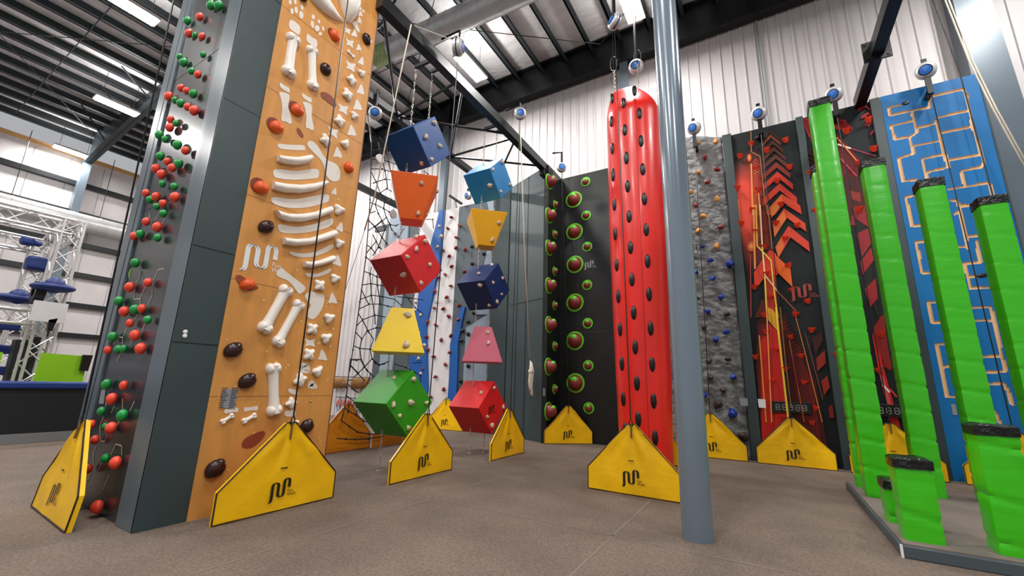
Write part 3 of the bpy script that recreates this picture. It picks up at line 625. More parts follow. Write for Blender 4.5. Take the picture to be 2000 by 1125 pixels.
# ------------------------------------------------------------------ auto belays
def belay(pos, nrm, lb, line=None, bracket=None, s=1):
    pos = V(pos); nrm = V(nrm).normalized()
    t = thing('auto_belay', lb, 'auto belay', pos, 'round auto belay devices with blue discs')
    b = MB(); b.lathe(pos, nrm, [(0, -.1*s), (.13*s, -.1*s), (.16*s, -.06*s), (.165*s, .03*s), (.14*s, .07*s), (.1*s, .085*s)], 24); b.build('casing', mSILVER, t, smooth=True)
    b = MB(); b.lathe(pos, nrm, [(.108*s, .075*s), (.106*s, .09*s), (.088*s, .092*s)], 24); b.lathe(pos, nrm, [(.168*s, -.03*s), (.168*s, -.01*s)], 24); b.build('rim', mBLK, t, smooth=True)
    b = MB(); b.lathe(pos, nrm, [(.09*s, .09*s), (0, .1*s)], 24); b.build('disc', mBLUEDISC, t, smooth=True, label='blue disc')
    b = MB(); R = frame(nrm); n2 = nrm; pp = pos+nrm*(.1*s)
    for i in range(3): b.obox(pp+R@V((0, .05-.035*i, .002)), R@V((.045-.01*i, 0, 0)), R@V((0, .005, 0)), n2*.001)
    b.build('disc_print', mat('pale_blue_print', (120, 175, 235), .5), t)
    b = MB()
    if bracket == 'post':
        b.box((pos.x-.05, pos.y-.03, pos.z-.6), (pos.x+.05, pos.y+.03, pos.z-.08)); b.box((pos.x-.045, pos.y-.02, pos.z+.12), (pos.x+.045, pos.y+.02, pos.z+.3))
        b.box((pos.x-.05, pos.y-.01, pos.z-.6), (pos.x+.05, 12.1, pos.z-.5))
    elif bracket is not None:
        q = V(bracket); b.tube([q, V((pos.x, pos.y, q.z)), pos+V((0, 0, .1))], .035, 4)
    else: b.box((pos.x-.04, pos.y-.03, pos.z+.1), (pos.x+.04, pos.y+.03, pos.z+.3))
    b.build('bracket', mBLACK_ST, t)
    if line is not None:
        b = MB(); q = V(line); b.tube([pos+V((0, 0, -.15)), q], .011, 5); b.build('webbing', mBLK, t)
    return t
for px, py, g, lb in ((1355, 250, 'k', 'auto belay on top of the grey rock wall'), (1482, 222, 'm1', 'auto belay on top of the first red chevron wall'), (1628, 185, 'm2', 'auto belay behind the tallest green pillar'), (1808, 138, 'bl', 'auto belay on top of the blue circuit wall')):
    belay(at(px, py, 'Y', 11.75), (-.3, -.9, -.3), lb, gates[g], 'post', 1.15)
belay(at(1097, 327, 'Y', 11.7), (.5, -.8, -.1), 'auto belay above the dark corner with maroon bulbs', gates['g'], (-5.5, 11.6, 9.25))
belay(at(1016, 222, 'X', -5.1), (.55, -.8, -.1), 'auto belay on the main beam above the lowest cubes on the right', gates['b2'], (-5.6, 8.75, 9.1))
belay(at(896, 92, 'X', -5.1), (.95, .42, -.05), 'auto belay seen from its edge beneath the shiny duct', gates['b1'], (-5.6, 5.95, 9.15), 1.15)
belay(at(733, 221, 'X', -7.75), (.6, -.7, -.2), 'auto belay on the left beam beside the orange tower edge', None, (-7.85, 6.2, 8.75))
belay(at(1200, 42, 'Y', 7.3), (-.5, -.7, .2), 'auto belay above and in front of the red pillow column', gates['r'], (-2.35, 7.35, 13.7))
belay(at(1242, 130, 'Y', 9.9), (.1, -.95, -.2), 'auto belay hanging right behind the top of the red pillow column', None, (-2.3, 9.95, 13.7), 1.15)
belay(at(914, 382, 'Y', 12.1), (-.3, -.9, -.2), 'auto belay half hidden behind the light blue hanging cube', None, None)
belay((-5.2, 3.3, 9.6), (1, 0, 0), 'auto belay high above the orange fossil face', gates['t'], (-5.7, 3.3, 9.3))
belay((-6.98, 1.7, 9.3), (0, -1, 0), 'auto belay high above the ball-hold face, outside the frame', gates['l']+V((0, 0, 0)), None)
# thin line at left gate continues up
b = MB(); p = at(842, 500, 'X', -5.0)
# ------------------------------------------------------------------ hanging blocks
def hold_on(body, faces, px, py, r, m=None, seed=0):
    best = None
    for p0, n, poly in faces:
        d = ray(px, py)
        if n.dot(d) > -1e-3: continue
        q = atp(px, py, p0, n)
        ok = True
        for i in range(len(poly)):
            a, c = poly[i], poly[(i+1) % len(poly)]
            if n.dot((c-a).cross(q-a)) < -.03*(c-a).length: ok = False
        if ok and (best is None or (q-CAM).length < best[0]): best = ((q-CAM).length, q, n)
    if not best: return
    _, q, n = best; k = (q-CAM).dot(FW)/FPX*r
    o = inst(LUMPS[seed % 4], 'stone_hold', body, q, frame(n, spin=seed*1.3), (k, k*.85, k*.8))
def solid(name, lb, m, P8, group='padded climbing blocks hung on chains', holds=(), cat='climbing block'):
    c = sum(P8, V((0, 0, 0)))/8
    t = thing(name, lb, cat, c, group)
    b = MB(); b.hexa(P8)
    b.build('body', m, t, bevel=.012)
    F = []
    for q in b.f:
        poly = [b.v[i] for i in q]; n = (poly[1]-poly[0]).cross(poly[2]-poly[1]).normalized(); fc = sum(poly, V((0, 0, 0)))/4
        if n.dot(fc-c) < 0: n = -n; poly = poly[::-1]
        F.append((fc, n, poly))
    for i, (x, y, r) in enumerate(holds): hold_on(t, F, x, y, r, seed=i)
    return t, F
def cube(c, s, rx=45, lb='', m=None, holds=()):
    h = s/2; R = Matrix.Rotation(math.radians(rx), 3, 'X')
    P = [V(c)+R@V((x*h, y*h, z*h)) for z in (-1, 1) for x, y in ((-1, -1), (1, -1), (1, 1), (-1, 1))]
    return solid('climbing_cube', lb, m, P, holds=holds)
def frus(c, h, wt, wb, lb='', m=None, holds=(), yaw=43.3):
    R = Matrix.Rotation(math.radians(yaw), 3, 'Z')
    P = [V(c)+R@V((x*w/2, y*w/2, z*h/2)) for z, w in ((-1, wb), (1, wt)) for x, y in ((-1, -1), (1, -1), (1, 1), (-1, 1))]
    return solid('climbing_wedge', lb, m, P, holds=holds)
def mb_(n, c, r=.5): return mat(n, c, r, noise_s=2, noise_a=.03)
C2, C5, C6, C7, C8 = crop(650, 220, 2.8125), crop(640, 430, 3.75), crop(640, 700, 5.627), crop(780, 380, 4.686), crop(780, 600, 4.018)
def hs(K, L, s): return [(*K(x, y), r) for x, y, r in L]
cube((-6.05, 5.95, 6.59), .85, lb='dark blue cube at the top of the left hanging column', m=mb_('royal_blue', (8, 72, 136)), holds=hs(C2, [(557, 55, 6), (510, 132, 6), (588, 183, 5), (543, 257, 5), (488, 277, 5)], 1))
frus((-6.05, 5.95, 5.26), .9, .95, .43, 'orange wedge, wide end up, under the dark blue cube', mb_('bright_orange', (232, 96, 12)), hs(C2, [(487, 387, 5), (468, 552, 5), (512, 562, 4), (572, 430, 5)], 1))
cube((-6.055, 5.945, 3.886), .85, lb='crimson cube in the middle of the left hanging column', m=mb_('crimson', (204, 34, 38)), holds=hs(C2, [(507, 706, 6), (457, 748, 6), (408, 792, 5), (532, 835, 5), (485, 936, 5), (390, 887, 7), (458, 683, 6)], 1))
frus((-6.06, 5.94, 2.544), .865, .425, .95, 'yellow wedge, wide end down, above the green cube', mb_('bright_yellow', (240, 202, 12)), hs(C5, [(586, 690, 8), (575, 908, 8), (680, 800, 4), (706, 915, 4)], 1))
cube((-6.07, 5.93, 1.204), .85, lb='green cube at the bottom of the left hanging column', m=mb_('leaf_green', (46, 150, 20)), holds=hs(C6, [(943, 228, 6), (720, 505, 6), (912, 485, 7), (790, 632, 5), (888, 765, 6), (1085, 487, 5), (730, 215, 5)], 1))
cube((-6.01, 8.645, 6.973), .845, lb='light blue cube at the top of the right hanging column', m=mb_('sky_blue', (14, 122, 184)), holds=hs(C2, [(930, 272, 5), (878, 312, 4), (864, 399, 5), (972, 395, 4), (923, 435, 4)], 1))
frus((-6.02, 8.635, 5.502), .87, .96, .425, 'yellow wedge, wide end up, under the light blue cube', mb_('bright_yellow2', (238, 176, 8)), hs(C7, [(912, 258, 5), (850, 412, 5), (905, 430, 4)], 1))
cube((-6.014, 8.64, 4.016), .845, lb='navy blue cube in the middle of the right hanging column', m=mb_('navy', (4, 36, 92)), holds=hs(C7, [(848, 645, 4), (728, 724, 4), (740, 828, 5), (943, 765, 4), (857, 807, 4), (935, 912, 3.5), (892, 980, 4), (822, 1012, 4)], 1))
frus((-6.0, 8.65, 2.527), .87, .42, .97, 'dusty pink wedge, wide end down, above the low red cube', mb_('dusty_rose', (190, 78, 104)), hs(C8, [(693, 197, 4.5), (698, 280, 4.5)], 1), yaw=38)
t, F = cube((-6.018, 8.637, 1.052), .86, lb='red cube with a black mark at the bottom of the right hanging column', m=mb_('signal_red', (214, 28, 30)), holds=hs(C8, [(743, 633, 4), (813, 780, 4), (690, 860, 4), (725, 928, 6), (645, 670, 4.5)], 1))
b = MB(); o = atp(*C8(690, 850), V((0, 0, 0))+F[0][0], F[0][1]); n = V((1, 0, 0)); face = [f for f in F if f[1].x > .9][0]
o = atp(*C8(697, 850), face[0], face[1])+n*.004; logo(b, o, (0, 1, 0), (0, 0, 1), .24, text=True); b.build('printed_mark', mPRINTBLK, t)
def chain(x, y, z0, z1, lb):
    b = MB(); L = .085; n = int((z1-z0)/(L*.78)); h = (z1-z0)/n
    for i in range(n):
        c = V((x, y, z0+h*(i+.5))); a = i*1.1; d = V((math.cos(a), math.sin(a), 0)); pts = []
        for j in range(7):
            t = 2*math.pi*j/6; pts.append(c+d*(.017*math.cos(t))+V((0, 0, 1))*(L*.52*math.sin(t)))
        b.tube(pts, .0065, 4, caps=False)
    t = thing('hanging_chain', lb, 'chain', (x, y, z0))
    b.build('links', mCHAIN, t, smooth='all')
    b = MB(); b.lathe((x, y, 0), (0, 0, 1), [(0, .02), (.045, .015), (.05, 0)], 12); b.build('floor_anchor', mGREY, t)
    b = MB(); b.box((x-.02, y-.03, z1), (-5.6, y+.03, z1+.08)); b.build('beam_bracket', mBLACK_ST, t)
chain(-6.17, 5.80, .02, 8.5, 'front steel chain of the left block column')
chain(-5.93, 6.08, .02, 8.5, 'rear steel chain of the left block column')
chain(-6.12, 8.5, .02, 8.5, 'front steel chain of the right block column')
chain(-5.9, 8.78, .02, 8.5, 'rear steel chain of the right block column')
# ------------------------------------------------------------------ red pillow column
TC = V((-2.21, 9.2, 0)); RTB = .62
t = thing('pillow_column', 'tall red inflatable climbing column with black oval grips, left of the grey post', 'climbing column', TC)
def rad(a, z):
    r = RTB*(1+.004*math.cos(6*a))*(1-.17*max(0, 1-z/5)**1.2)
    if z > 8.0: r *= 1-.52*min(1, ((z-8.0)/.85))**1.8
    return r*(1+.012*noise.noise(V((math.cos(a)*2, math.sin(a)*2, z*1.4))))
NA = 72; rows = []
for i in range(81):
    z = .0+8.85*(i/80)
    f = 1
    sx = -.2*min(1, max(0, (z-8)/.85))**1.8
    rows.append([TC+V((sx+rad(2*math.pi*j/NA, z)*math.cos(2*math.pi*j/NA), rad(2*math.pi*j/NA, z)*math.sin(2*math.pi*j/NA)*(1 if z < 8 else 1-.6*(z-8)/.85), z)) for j in range(NA)])
b = MB(); b.grid(rows, True); b.face(rows[-1]); b.build('cover', mRED, t, smooth='all')
b = MB(); pts = [rows[i][58] +(rows[i][58]-TC-V((0,0,rows[i][58].z)))*.01 for i in range(80)]; b.tube(pts, .003, 4); b.build('seam', mat('dark_red_seam', (110, 12, 10), .5), t)
gm = MB(); gm.ell((0, 0, 0), (1, 0, 0), (0, 1, 0), (0, 0, 1), 16, 8); GRIP = gm.mesh('grip', mBLK, V((0, 0, 0)), 'all')
gm = MB()
for j in range(16):
    pass
rim_pts = [V((1.12*math.cos(2*math.pi*j/16), 1.12*math.sin(2*math.pi*j/16), 0)) for j in range(17)]
gm = MB(); gm.tube(rim_pts, .12, 5, caps=False); RIM = gm.mesh('grip_rim', mat('grip_rubber', (40, 38, 38), .4), V((0, 0, 0)), 'all')
E4, E5, E6 = crop(1000, 0, 3.215), crop(1000, 300, 2.8125), crop(1000, 680, 2.8125)
GR = [(E4, [(630, 607), (632, 765), (638, 935), (642, 1095), (703, 650), (711, 820), (720, 993), (783, 558), (798, 717), (808, 890), (818, 1068)]),
      (E5, [(563, 123), (569, 283), (574, 443), (580, 612), (586, 785), (593, 965), (630, 30), (637, 183), (645, 348), (652, 517), (659, 692), (668, 873), (675, 1063), (716, 90), (725, 253), (735, 420), (743, 592), (752, 773), (762, 960)]),
      (E6, [(600, 85), (604, 278), (610, 450), (684, 192), (690, 392), (772, 88), (782, 290), (792, 495)])]
for K, L in GR:
    for x, y in L:
        px, py = K(x, y); d = ray(px, py); a = d.x*d.x+d.y*d.y; R0 = RTB*.95; c = CAM-TC; bb = 2*(c.x*d.x+c.y*d.y); cc = c.x**2+c.y**2-R0**2
        disc = bb*bb-4*a*cc
        if disc <= 0: continue
        q = CAM+d*((-bb-math.sqrt(disc))/(2*a)); n = V((q.x-TC.x, q.y-TC.y, 0)).normalized()
        ang = math.atan2(n.y, n.x); q = TC+n*rad(ang, q.z)+V((-.2*min(1, max(0, (q.z-8)/.85))**1.8, 0, q.z))
        Rr = frame(n); g = inst(GRIP, 'grip', t, q, Rr, (.06, .15, .045))
        inst(RIM, 'grip_rim', g, q, None, 1) if False else None
for x, y, lb in ((1200, 172, ''), (1247, 160, '')):
    q = at(x, y, 'Y', 9.15); tt = thing('hanging_chain', 'chain and cable holding the %s top corner of the red column' % ('left' if x < 1220 else 'right'), 'chain', q)
    b = MB(); n = 9
    for i in range(n):
        c = q+V((0, 0, .06*i)); d = V((math.cos(i*1.57), math.sin(i*1.57), 0)); b.tube([c+d*(.02*math.cos(2*math.pi*j/6))+V((0, 0, .045*math.sin(2*math.pi*j/6))) for j in range(7)], .008, 4, caps=False)
    b.build('links', mCHAIN, tt, smooth='all')
    b = MB(); b.tube([q+V((0, 0, .5)), V((q.x, q.y, 13.7))], .008, 4); b.build('cable', mBLACK_ST, tt)
    b = MB(); b.tube([q+V((0, 0, .5))+V((.09*math.sin(a), 0, .22-.22*math.cos(a))) for a in [2*math.pi*i/10 for i in range(11)]], .006, 4); b.build('wire_loop', mGREY, tt)
# ------------------------------------------------------------------ right hand walls, plane Y = 12.1
YW = 12.1; TOP = 8.6
def wall_thing(name, lb, x0, x1): return thing(name, lb, 'climbing wall', ((x0+x1)/2, YW, 0))
def onW(K, pts, off=0): return [at(*K(x, y), 'Y', YW-off) for x, y in pts]
# rock wall
t = wall_thing('rock_wall', 'grey sculpted rock climbing wall behind the grey post', -2.4, -.42)
b = MB(); rows = []
x0, x1 = -3.3, -.44; nx, nz = 90, 260
def rtop(x): return 8.62+.28*math.exp(-((x+1.3)/.55)**2)
for j in range(nz+1):
    r = []
    for i in range(nx+1):
        x = x0+(x1-x0)*i/nx; z = rtop(x)*j/nz; q = V((x, z, 1.3))
        h = .12*abs(noise.noise(q*.9))+.07*abs(noise.noise(V((q.x*2.2, q.y*3.6+q.x, 5))))+.035*abs(noise.noise(V((q.x*5, q.y*9+q.x*4, 2))))+.02*noise.noise(q*14)
        r.append((x, YW+.05-h*(1 if 0 < i < nx else .1), z))
    rows.append(r)
b.grid(rows)
b.grid([rows[-1], [(p[0], YW+.4, p[2]) for p in rows[-1]]]); b.build('rock_face', mROCK, t, smooth='all')
HB, HR, HO, HN = [colored(LUMPS[i], m) for i, m in enumerate((mHOLDBLUE, mHOLDRED, mHOLDORG, mHOLDBRN))]
R1, R2 = crop(1280, 100, 2.812), crop(1280, 480, 2.393)
for K, L in ((R1, [('o', 232, 505), ('o', 332, 495), ('o', 232, 665), ('o', 193, 775), ('o', 340, 812), ('o', 265, 905), ('o', 238, 985), ('o', 338, 1070), ('o', 12, 595), ('o', 28, 668), ('r', 273, 583), ('r', 340, 650), ('r', 287, 718), ('r', 223, 845), ('r', 358, 967), ('b', 257, 1070)]),
             (R2, [('b', 258, 67), ('B', 347, 83), ('b', 188, 122), ('b', 268, 153), ('b', 307, 240), ('b', 245, 307), ('b', 332, 402), ('b', 283, 437), ('b', 362, 613), ('b', 228, 700), ('B', 362, 785), ('b', 45, 135), ('n', 335, 318), ('n', 228, 383), ('n', 338, 528), ('n', 250, 540), ('n', 257, 615), ('n', 317, 675), ('N', 293, 742), ('N', 410, 890), ('n', 190, 245)])):
    for i, (c, x, y) in enumerate(L):
        p = at(*K(x, y), 'Y', YW-.12); k = .095 if c in 'BN' else .065
        inst({'o': HO, 'r': HR, 'b': HB, 'n': HN}[c.lower()], 'stone_hold', t, p, frame((0, -1, 0), spin=i*1.1), (k*1.2, k, k), {'o': 'amber hold', 'r': 'dark red hold', 'b': 'blue hold', 'n': 'brown hold'}[c.lower()])
b = MB(); b.prism([at(*p, 'Y', YW-.2) for p in ((1444, 777), (1460, 778), (1461, 793), (1446, 792))], (0, -.006, 0)); b.build('notice_plate', mGREY, t, label='grey notice plate')
b = MB(); logo(b, at(1352, 495, 'Y', YW-.24), (1, 0, 0), (0, 0, 1), .3, text=False); b.build('printed_mark', mBLK, t)
# grey divider strips
for i, (x0, x1, lb) in enumerate(((-.43, -.2, 'dark grey edge strip between the rock wall and the first red wall'), (1.3, 1.46, 'dark grey divider strip between the two red chevron walls'), (2.8, 3.0, 'dark grey divider strip between the red wall and the blue wall'))):
    b = MB(); b.box((x0, YW-.1, 0), (x1, YW+.3, TOP+.01)); b.build('divider_strip', mTOWER, None, bevel=.01, label=lb, cat='divider strip')
# murals
def mural_wall(lb, x0, x1, polys, holds, M):
    t = wall_thing('mural_wall', lb, x0, x1)
    b = MB(); b.box((x0, YW, 0), (x1, YW+.3, TOP)); b.build('black_board', mMURAL, t)
    b = MB(); mats = []; idx = {}; off = .002
    for col, K, pts in polys:
        if col not in idx: idx[col] = len(mats); mats.append(mat('mural_%d_%d_%d' % col, col, .55, spec=.25))
        b.face([V((min(max(p.x, x0+.001), x1-.001), p.y, min(p.z, TOP-.01))) for p in onW(K, pts, off)], idx[col]); off += .0012
    b.build('mural_print', mats, t)
    return t
G1, G2, G3 = crop(1400, 220, 5.627), crop(1410, 400, 5.114), crop(1430, 600, 5.114)
def line(col, K, pts, w):
    out = []
    for (a, c), (d, e) in zip(pts[:-1], pts[1:]):
        L = math.hypot(d-a, e-c); nx, ny = -(e-c)/L*w/2, (d-a)/L*w/2
        out.append((col, K, [(a+nx, c+ny), (d+nx, e+ny), (d-nx, e-ny), (a-nx, c-ny)]))
    return out
def chev(col, K, cx, cy, w, dy, th, lw=None):   # chevron pointing up, apex (cx,cy)
    lw = lw or w; return [(col, K, [(cx-lw, cy+dy), (cx, cy), (cx+w, cy+dy*.9), (cx+w+4, cy+dy*.9+th), (cx+4, cy+th), (cx-lw, cy+dy+th)])]
def glow(K, outer, inner, c0, c1, n=12):
    out = []
    for i in range(n):
        f = i/(n-1); c = tuple(int(round(a+(b_-a)*f)) for a, b_ in zip(c0, c1))
        out.append((c, K, smoothpoly([(a[0]+(b_[0]-a[0])*f, a[1]+(b_[1]-a[1])*f) for a, b_ in zip(outer, inner)], 3)))
    return out
P = glow(G1, [(128, 560), (240, 470), (340, 380), (500, 360), (590, 640), (640, 1100), (600, 1560), (560, 1800), (330, 1800), (190, 1500), (160, 1100)],
         [(175, 900), (220, 820), (270, 760), (340, 780), (380, 900), (390, 1060), (370, 1240), (330, 1330), (270, 1300), (215, 1180), (190, 1040)], (22, 24, 25), (232, 82, 60), 16)
P_OLD = []
P_OLD += [((70, 24, 18), G1, [(135, 620), (250, 500), (330, 400), (490, 380), (560, 560), (600, 1125), (170, 1125)]),
      ((130, 38, 24), G1, [(138, 660), (260, 560), (380, 460), (480, 470), (560, 700), (590, 1125), (172, 1125)]),
      ((190, 52, 36), G1, [(142, 720), (260, 610), (380, 540), (470, 540), (540, 800), (575, 1125), (176, 1125)]),
      ((224, 70, 52), G1, [(148, 800), (220, 700), (370, 640), (400, 1125), (180, 1125)]),
      ((232, 84, 60), G1, [(160, 900), (250, 820), (370, 800), (385, 1125), (182, 1125)]),
      ((196, 60, 36), G2, [(110, 0), (520, 0), (520, 470), (440, 470), (400, 560), (340, 700), (300, 760), (175, 640)]),
      ((222, 74, 44), G2, [(112, 0), (380, 0), (400, 300), (330, 420), (200, 360), (140, 240)]),
      ((150, 48, 28), G2, [(150, 420), (280, 440), (320, 620), (280, 780), (180, 660)]),
      ((86, 26, 16), G2, [(380, 0), (460, 0), (490, 440), (440, 460), (405, 400)]),
      ((120, 36, 20), G2, [(390, 60), (440, 60), (470, 400), (440, 440), (410, 350)])]
P += [p for p in P_OLD if p[0] in ((86, 26, 16), (120, 36, 20))]
# glow spots of the print
for K, cx, cy, a, bb in ((G1, 358, 495, 26, 45), (G1, 215, 975, 36, 45), (G2, 295, 415, 46, 55)):
    P += [((200+5*i, 70+14*i, 46+5*i), K, ellp(cx, cy, a*(1-i*.11), bb*(1-i*.11), n=16)) for i in range(9)]
P += [((236, 120, 60), G1, [(190, 960), (250, 950), (235, 1125), (200, 1125)]), ((240, 120, 70), G2, [(140, 0), (180, 0), (150, 330), (140, 260)])]
# right chevrons, upper
for cx, cy, w, dy, th, c in ((580, 185, 105, 90, 34, (58, 34, 26)), (590, 235, 110, 100, 38, (116, 58, 28)), (610, 305, 120, 110, 42, (80, 38, 26)), (625, 375, 130, 120, 46, (84, 40, 30)), (645, 455, 140, 125, 52, (86, 40, 32)), (655, 545, 150, 135, 58, (128, 42, 28)), (665, 648, 170, 150, 66, (190, 50, 34)), (690, 775, 190, 175, 80, (198, 54, 36))):
    P += chev(c, G1, cx, cy, w, dy, th, lw=min(w, cx-505-0))
P += [((206, 72, 44), G1, [(715, 895), (915, 1020), (935, 1120), (740, 990), (640, 1125), (590, 1125), (590, 1060)]),
      ((222, 104, 50), G1, [(560, 1060), (715, 895), (720, 960), (600, 1125), (560, 1125)]),
      ((206, 76, 44), G2, [(620, 35), (830, 185), (845, 270), (650, 130), (525, 325), (508, 200)]),
      ((222, 116, 56), G2, [(508, 200), (560, 130), (620, 60), (640, 140), (525, 325)]),
      ((200, 60, 30), G2, [(625, 0), (770, 0), (795, 95), (640, 0)]),
      ((222, 130, 60), G2, [(490, 40), (520, 0), (600, 0), (495, 130)]),
      ((204, 64, 44), G2, [(665, 210), (865, 370), (880, 470), (685, 325), (566, 530), (533, 425)]),
      ((224, 110, 54), G2, [(533, 425), (600, 310), (620, 410), (566, 530)]),
      # big X
      ((216, 66, 40), G2, [(480, 445), (540, 490), (555, 700), (430, 720), (330, 850), (318, 680), (400, 550)]),
      ((222, 96, 32), G2, [(530, 490), (570, 535), (685, 640), (705, 820), (560, 680)]),
      ((184, 56, 28), G2, [(440, 720), (530, 690), (560, 1125), (450, 1125)]),
      ((90, 30, 20), G2, [(400, 940), (330, 1125), (440, 1125), (440, 960)]),
      # lower fan of red beams
      ((60, 12, 10), G3, [(250, 120), (530, 60), (670, 360), (830, 730), (960, 1420), (215, 1420), (235, 600)]),
      ((96, 18, 12), G3, [(270, 180), (520, 120), (650, 400), (800, 760), (900, 1420), (250, 1420), (255, 600)]),
      ((150, 24, 18), G3, [(275, 300), (520, 200), (560, 600), (620, 1420), (280, 1420)]),
      ((190, 36, 24), G3, [(285, 330), (350, 280), (400, 1420), (300, 1420)]),
      ((206, 42, 38), G3, [(365, 160), (465, 260), (540, 900), (560, 1420), (400, 1420)]),
      ((180, 30, 20), G3, [(365, 400), (400, 400), (440, 1420), (395, 1420)]),
      ((64, 12, 10), G3, [(480, 200), (560, 250), (690, 1420), (590, 1420)]),
      ((84, 18, 14), G3, [(560, 330), (680, 400), (880, 1420), (720, 1420)]),
      ((226, 168, 50), G3, [(355, 0), (400, 20), (460, 90), (462, 250), (360, 130)]),
      # right side red flashes
      ((60, 22, 18), G3, [(800, 310), (890, 240), (905, 330), (830, 470)]),
      ((130, 34, 24), G3, [(840, 510), (925, 430), (935, 560), (850, 640)]),
      ((140, 34, 24), G3, [(890, 740), (950, 680), (975, 800), (920, 880)]),
      ((110, 28, 20), G3, [(960, 1000), (1000, 970), (1020, 1100), (975, 1110)])]
for i in range(10): P += chev((52+3*i, 24, 20) if i > 4 else (36, 38, 40), G3, 570+i*9, 80+i*36, 38+i*3, 42, 16)
for i in range(12): P += chev((232, 120, 64) if i in (3, 4) else (214, 66, 50), G1, 430+i*3, 505+i*33, 36, 38, 11)
YELL = (238, 200, 80)
P += line((186, 120, 80), G1, [(375, 205), (378, 430), (475, 480), (520, 900), (560, 1125)], 8)
P += line((240, 170, 90), G1, [(378, 560), (395, 1125)], 13) + line((236, 170, 90), G1, [(460, 890), (475, 1125)], 12)
P += line((236, 150, 80), G2, [(318, 0), (330, 640)], 18) + line((240, 200, 90), G2, [(340, 0), (352, 410)], 12) + line((240, 214, 160), G2, [(380, 0), (405, 450), (428, 700)], 15)
P += line((214, 110, 60), G2, [(455, 0), (500, 440)], 7)
P += line(YELL, G2, [(352, 410), (490, 555), (520, 850), (560, 1125)], 14) + line(YELL, G2, [(428, 715), (450, 1125)], 16)
P += line((228, 190, 150), G2, [(428, 700), (560, 870)], 14) + line((160, 80, 50), G2, [(560, 870), (740, 1060)], 10)
P += line((180, 60, 50), G2, [(285, 490), (290, 1125)], 9)
P += line((250, 208, 60), G3, [(440, 0), (462, 250), (560, 1110)], 20) + line((240, 150, 80), G3, [(345, 0), (352, 200), (395, 1150)], 13) + line((232, 150, 60), G3, [(270, 280), (340, 1150)], 12)
P += line((200, 120, 50), G3, [(635, 100), (740, 500), (900, 1150)], 8) + line((190, 110, 60), G3, [(570, 330), (640, 700), (720, 1150)], 7) + line((150, 60, 40), G3, [(730, 260), (800, 520), (905, 920)], 6) + line((220, 160, 70), G3, [(480, 0), (540, 600), (590, 1000)], 5) + line((120, 30, 60), G3, [(600, 480), (660, 800)], 5)
MW1 = mural_wall('black climbing wall with glowing red and orange chevrons, left of the green pillars', -.2, 1.3, P, [], 1)
b = MB(); logo(b, at(*G2(700, 960), 'Y', YW-.2)+V((0, .06, 0)), (1, 0, 0), (0, 0, 1), .42); b.build('printed_mark', mat('dull_red_print', (150, 50, 38), .5), MW1)
Q1, Q2, Q3 = crop(1560, 180, 4.325), crop(1600, 380, 2.8125), crop(1650, 600, 4.33)
P = [((150, 26, 34), Q1, [(-25, 215), (60, 205), (100, 240), (110, 420), (0, 300)]), ((96, 20, 22), Q1, [(320, 340), (520, 570), (500, 720), (380, 760), (340, 560)]), ((150, 36, 34), Q1, [(290, 220), (390, 235), (460, 310), (420, 330), (300, 310)]),
     ((70, 30, 26), Q1, [(380, 700), (500, 720), (560, 900), (600, 1125), (420, 1125)]), ((140, 48, 44), Q1, [(425, 830), (520, 850), (525, 930), (440, 900)]), ((150, 40, 50), Q1, [(440, 1050), (520, 1010), (580, 1125), (440, 1125)]),
     ((60, 22, 18), Q1, [(40, 560), (130, 470), (130, 620), (40, 680)]), ((150, 34, 40), Q1, [(100, 820), (190, 900), (220, 1125), (100, 1125)]),
     ((36, 36, 32), Q2, [(190, 120), (240, 100), (300, 500), (330, 700), (250, 480)]),
     ((220, 40, 30), Q2, [(-10, 170), (20, 300), (90, 700), (75, 860), (30, 700), (-10, 500)]), ((130, 24, 24), Q2, [(60, 650), (90, 850), (60, 860)]),
     ((150, 44, 50), Q2, [(180, 70), (250, 60), (270, 180), (200, 130)]), ((150, 44, 50), Q2, [(205, 215), (268, 185), (285, 270), (230, 350)]), ((160, 44, 46), Q2, [(225, 370), (285, 290), (300, 360), (240, 440)]), ((150, 40, 40), Q2, [(250, 520), (310, 460), (322, 570), (280, 620)]), ((150, 34, 30), Q2, [(305, 720), (345, 660), (400, 960), (340, 900), (290, 780)]),
     ((206, 36, 30), Q3, [(230, 240), (310, 440), (380, 700), (480, 1050), (400, 1050), (280, 500)]), ((130, 30, 26), Q3, [(265, 150), (330, 60), (390, 540), (330, 500)]), ((200, 90, 90), Q3, [(290, 560), (330, 590), (400, 850), (370, 850)])]
P += line((234, 220, 200), Q1, [(330, 440), (440, 475)], 14) + line((160, 50, 80), Q1, [(440, 475), (650, 540)], 10) + line((220, 120, 80), Q1, [(320, 380), (500, 590)], 12) + line((190, 60, 90), Q1, [(355, 560), (490, 710)], 12) + line((200, 60, 80), Q1, [(-10, 270), (95, 380)], 10)
P += line((240, 225, 225), Q3, [(320, 655), (380, 720)], 16) + line((210, 60, 50), Q3, [(380, 690), (440, 760)], 14)
P += line((200, 60, 60), Q2, [(0, 200), (60, 600), (110, 860), (150, 1100)], 9)
for i in range(3): P += chev((160, 36, 44), Q1, 560+i*30, 100+i*62, 60, 40, 26)
for i in range(2): P += chev((150, 44, 66), Q1, 630+i*20, 230+i*75, 45, 40, 26)
for i in range(4): P += chev((60, 24, 18), Q1, 70+i*8, 500+i*40, 60, 40, 18)
for i in range(6): P += chev((206, 56, 84), Q1, 130, 800+i*36, 22, 22, 14)
P += [((90, 26, 20), Q2, [(-15, 900), (10, 860), (45, 980), (55, 1110), (0, 1110)])]
MW2 = mural_wall('black and crimson striped climbing wall behind the green pillars', 1.46, 2.8, P, [], 2)
fb = MB()
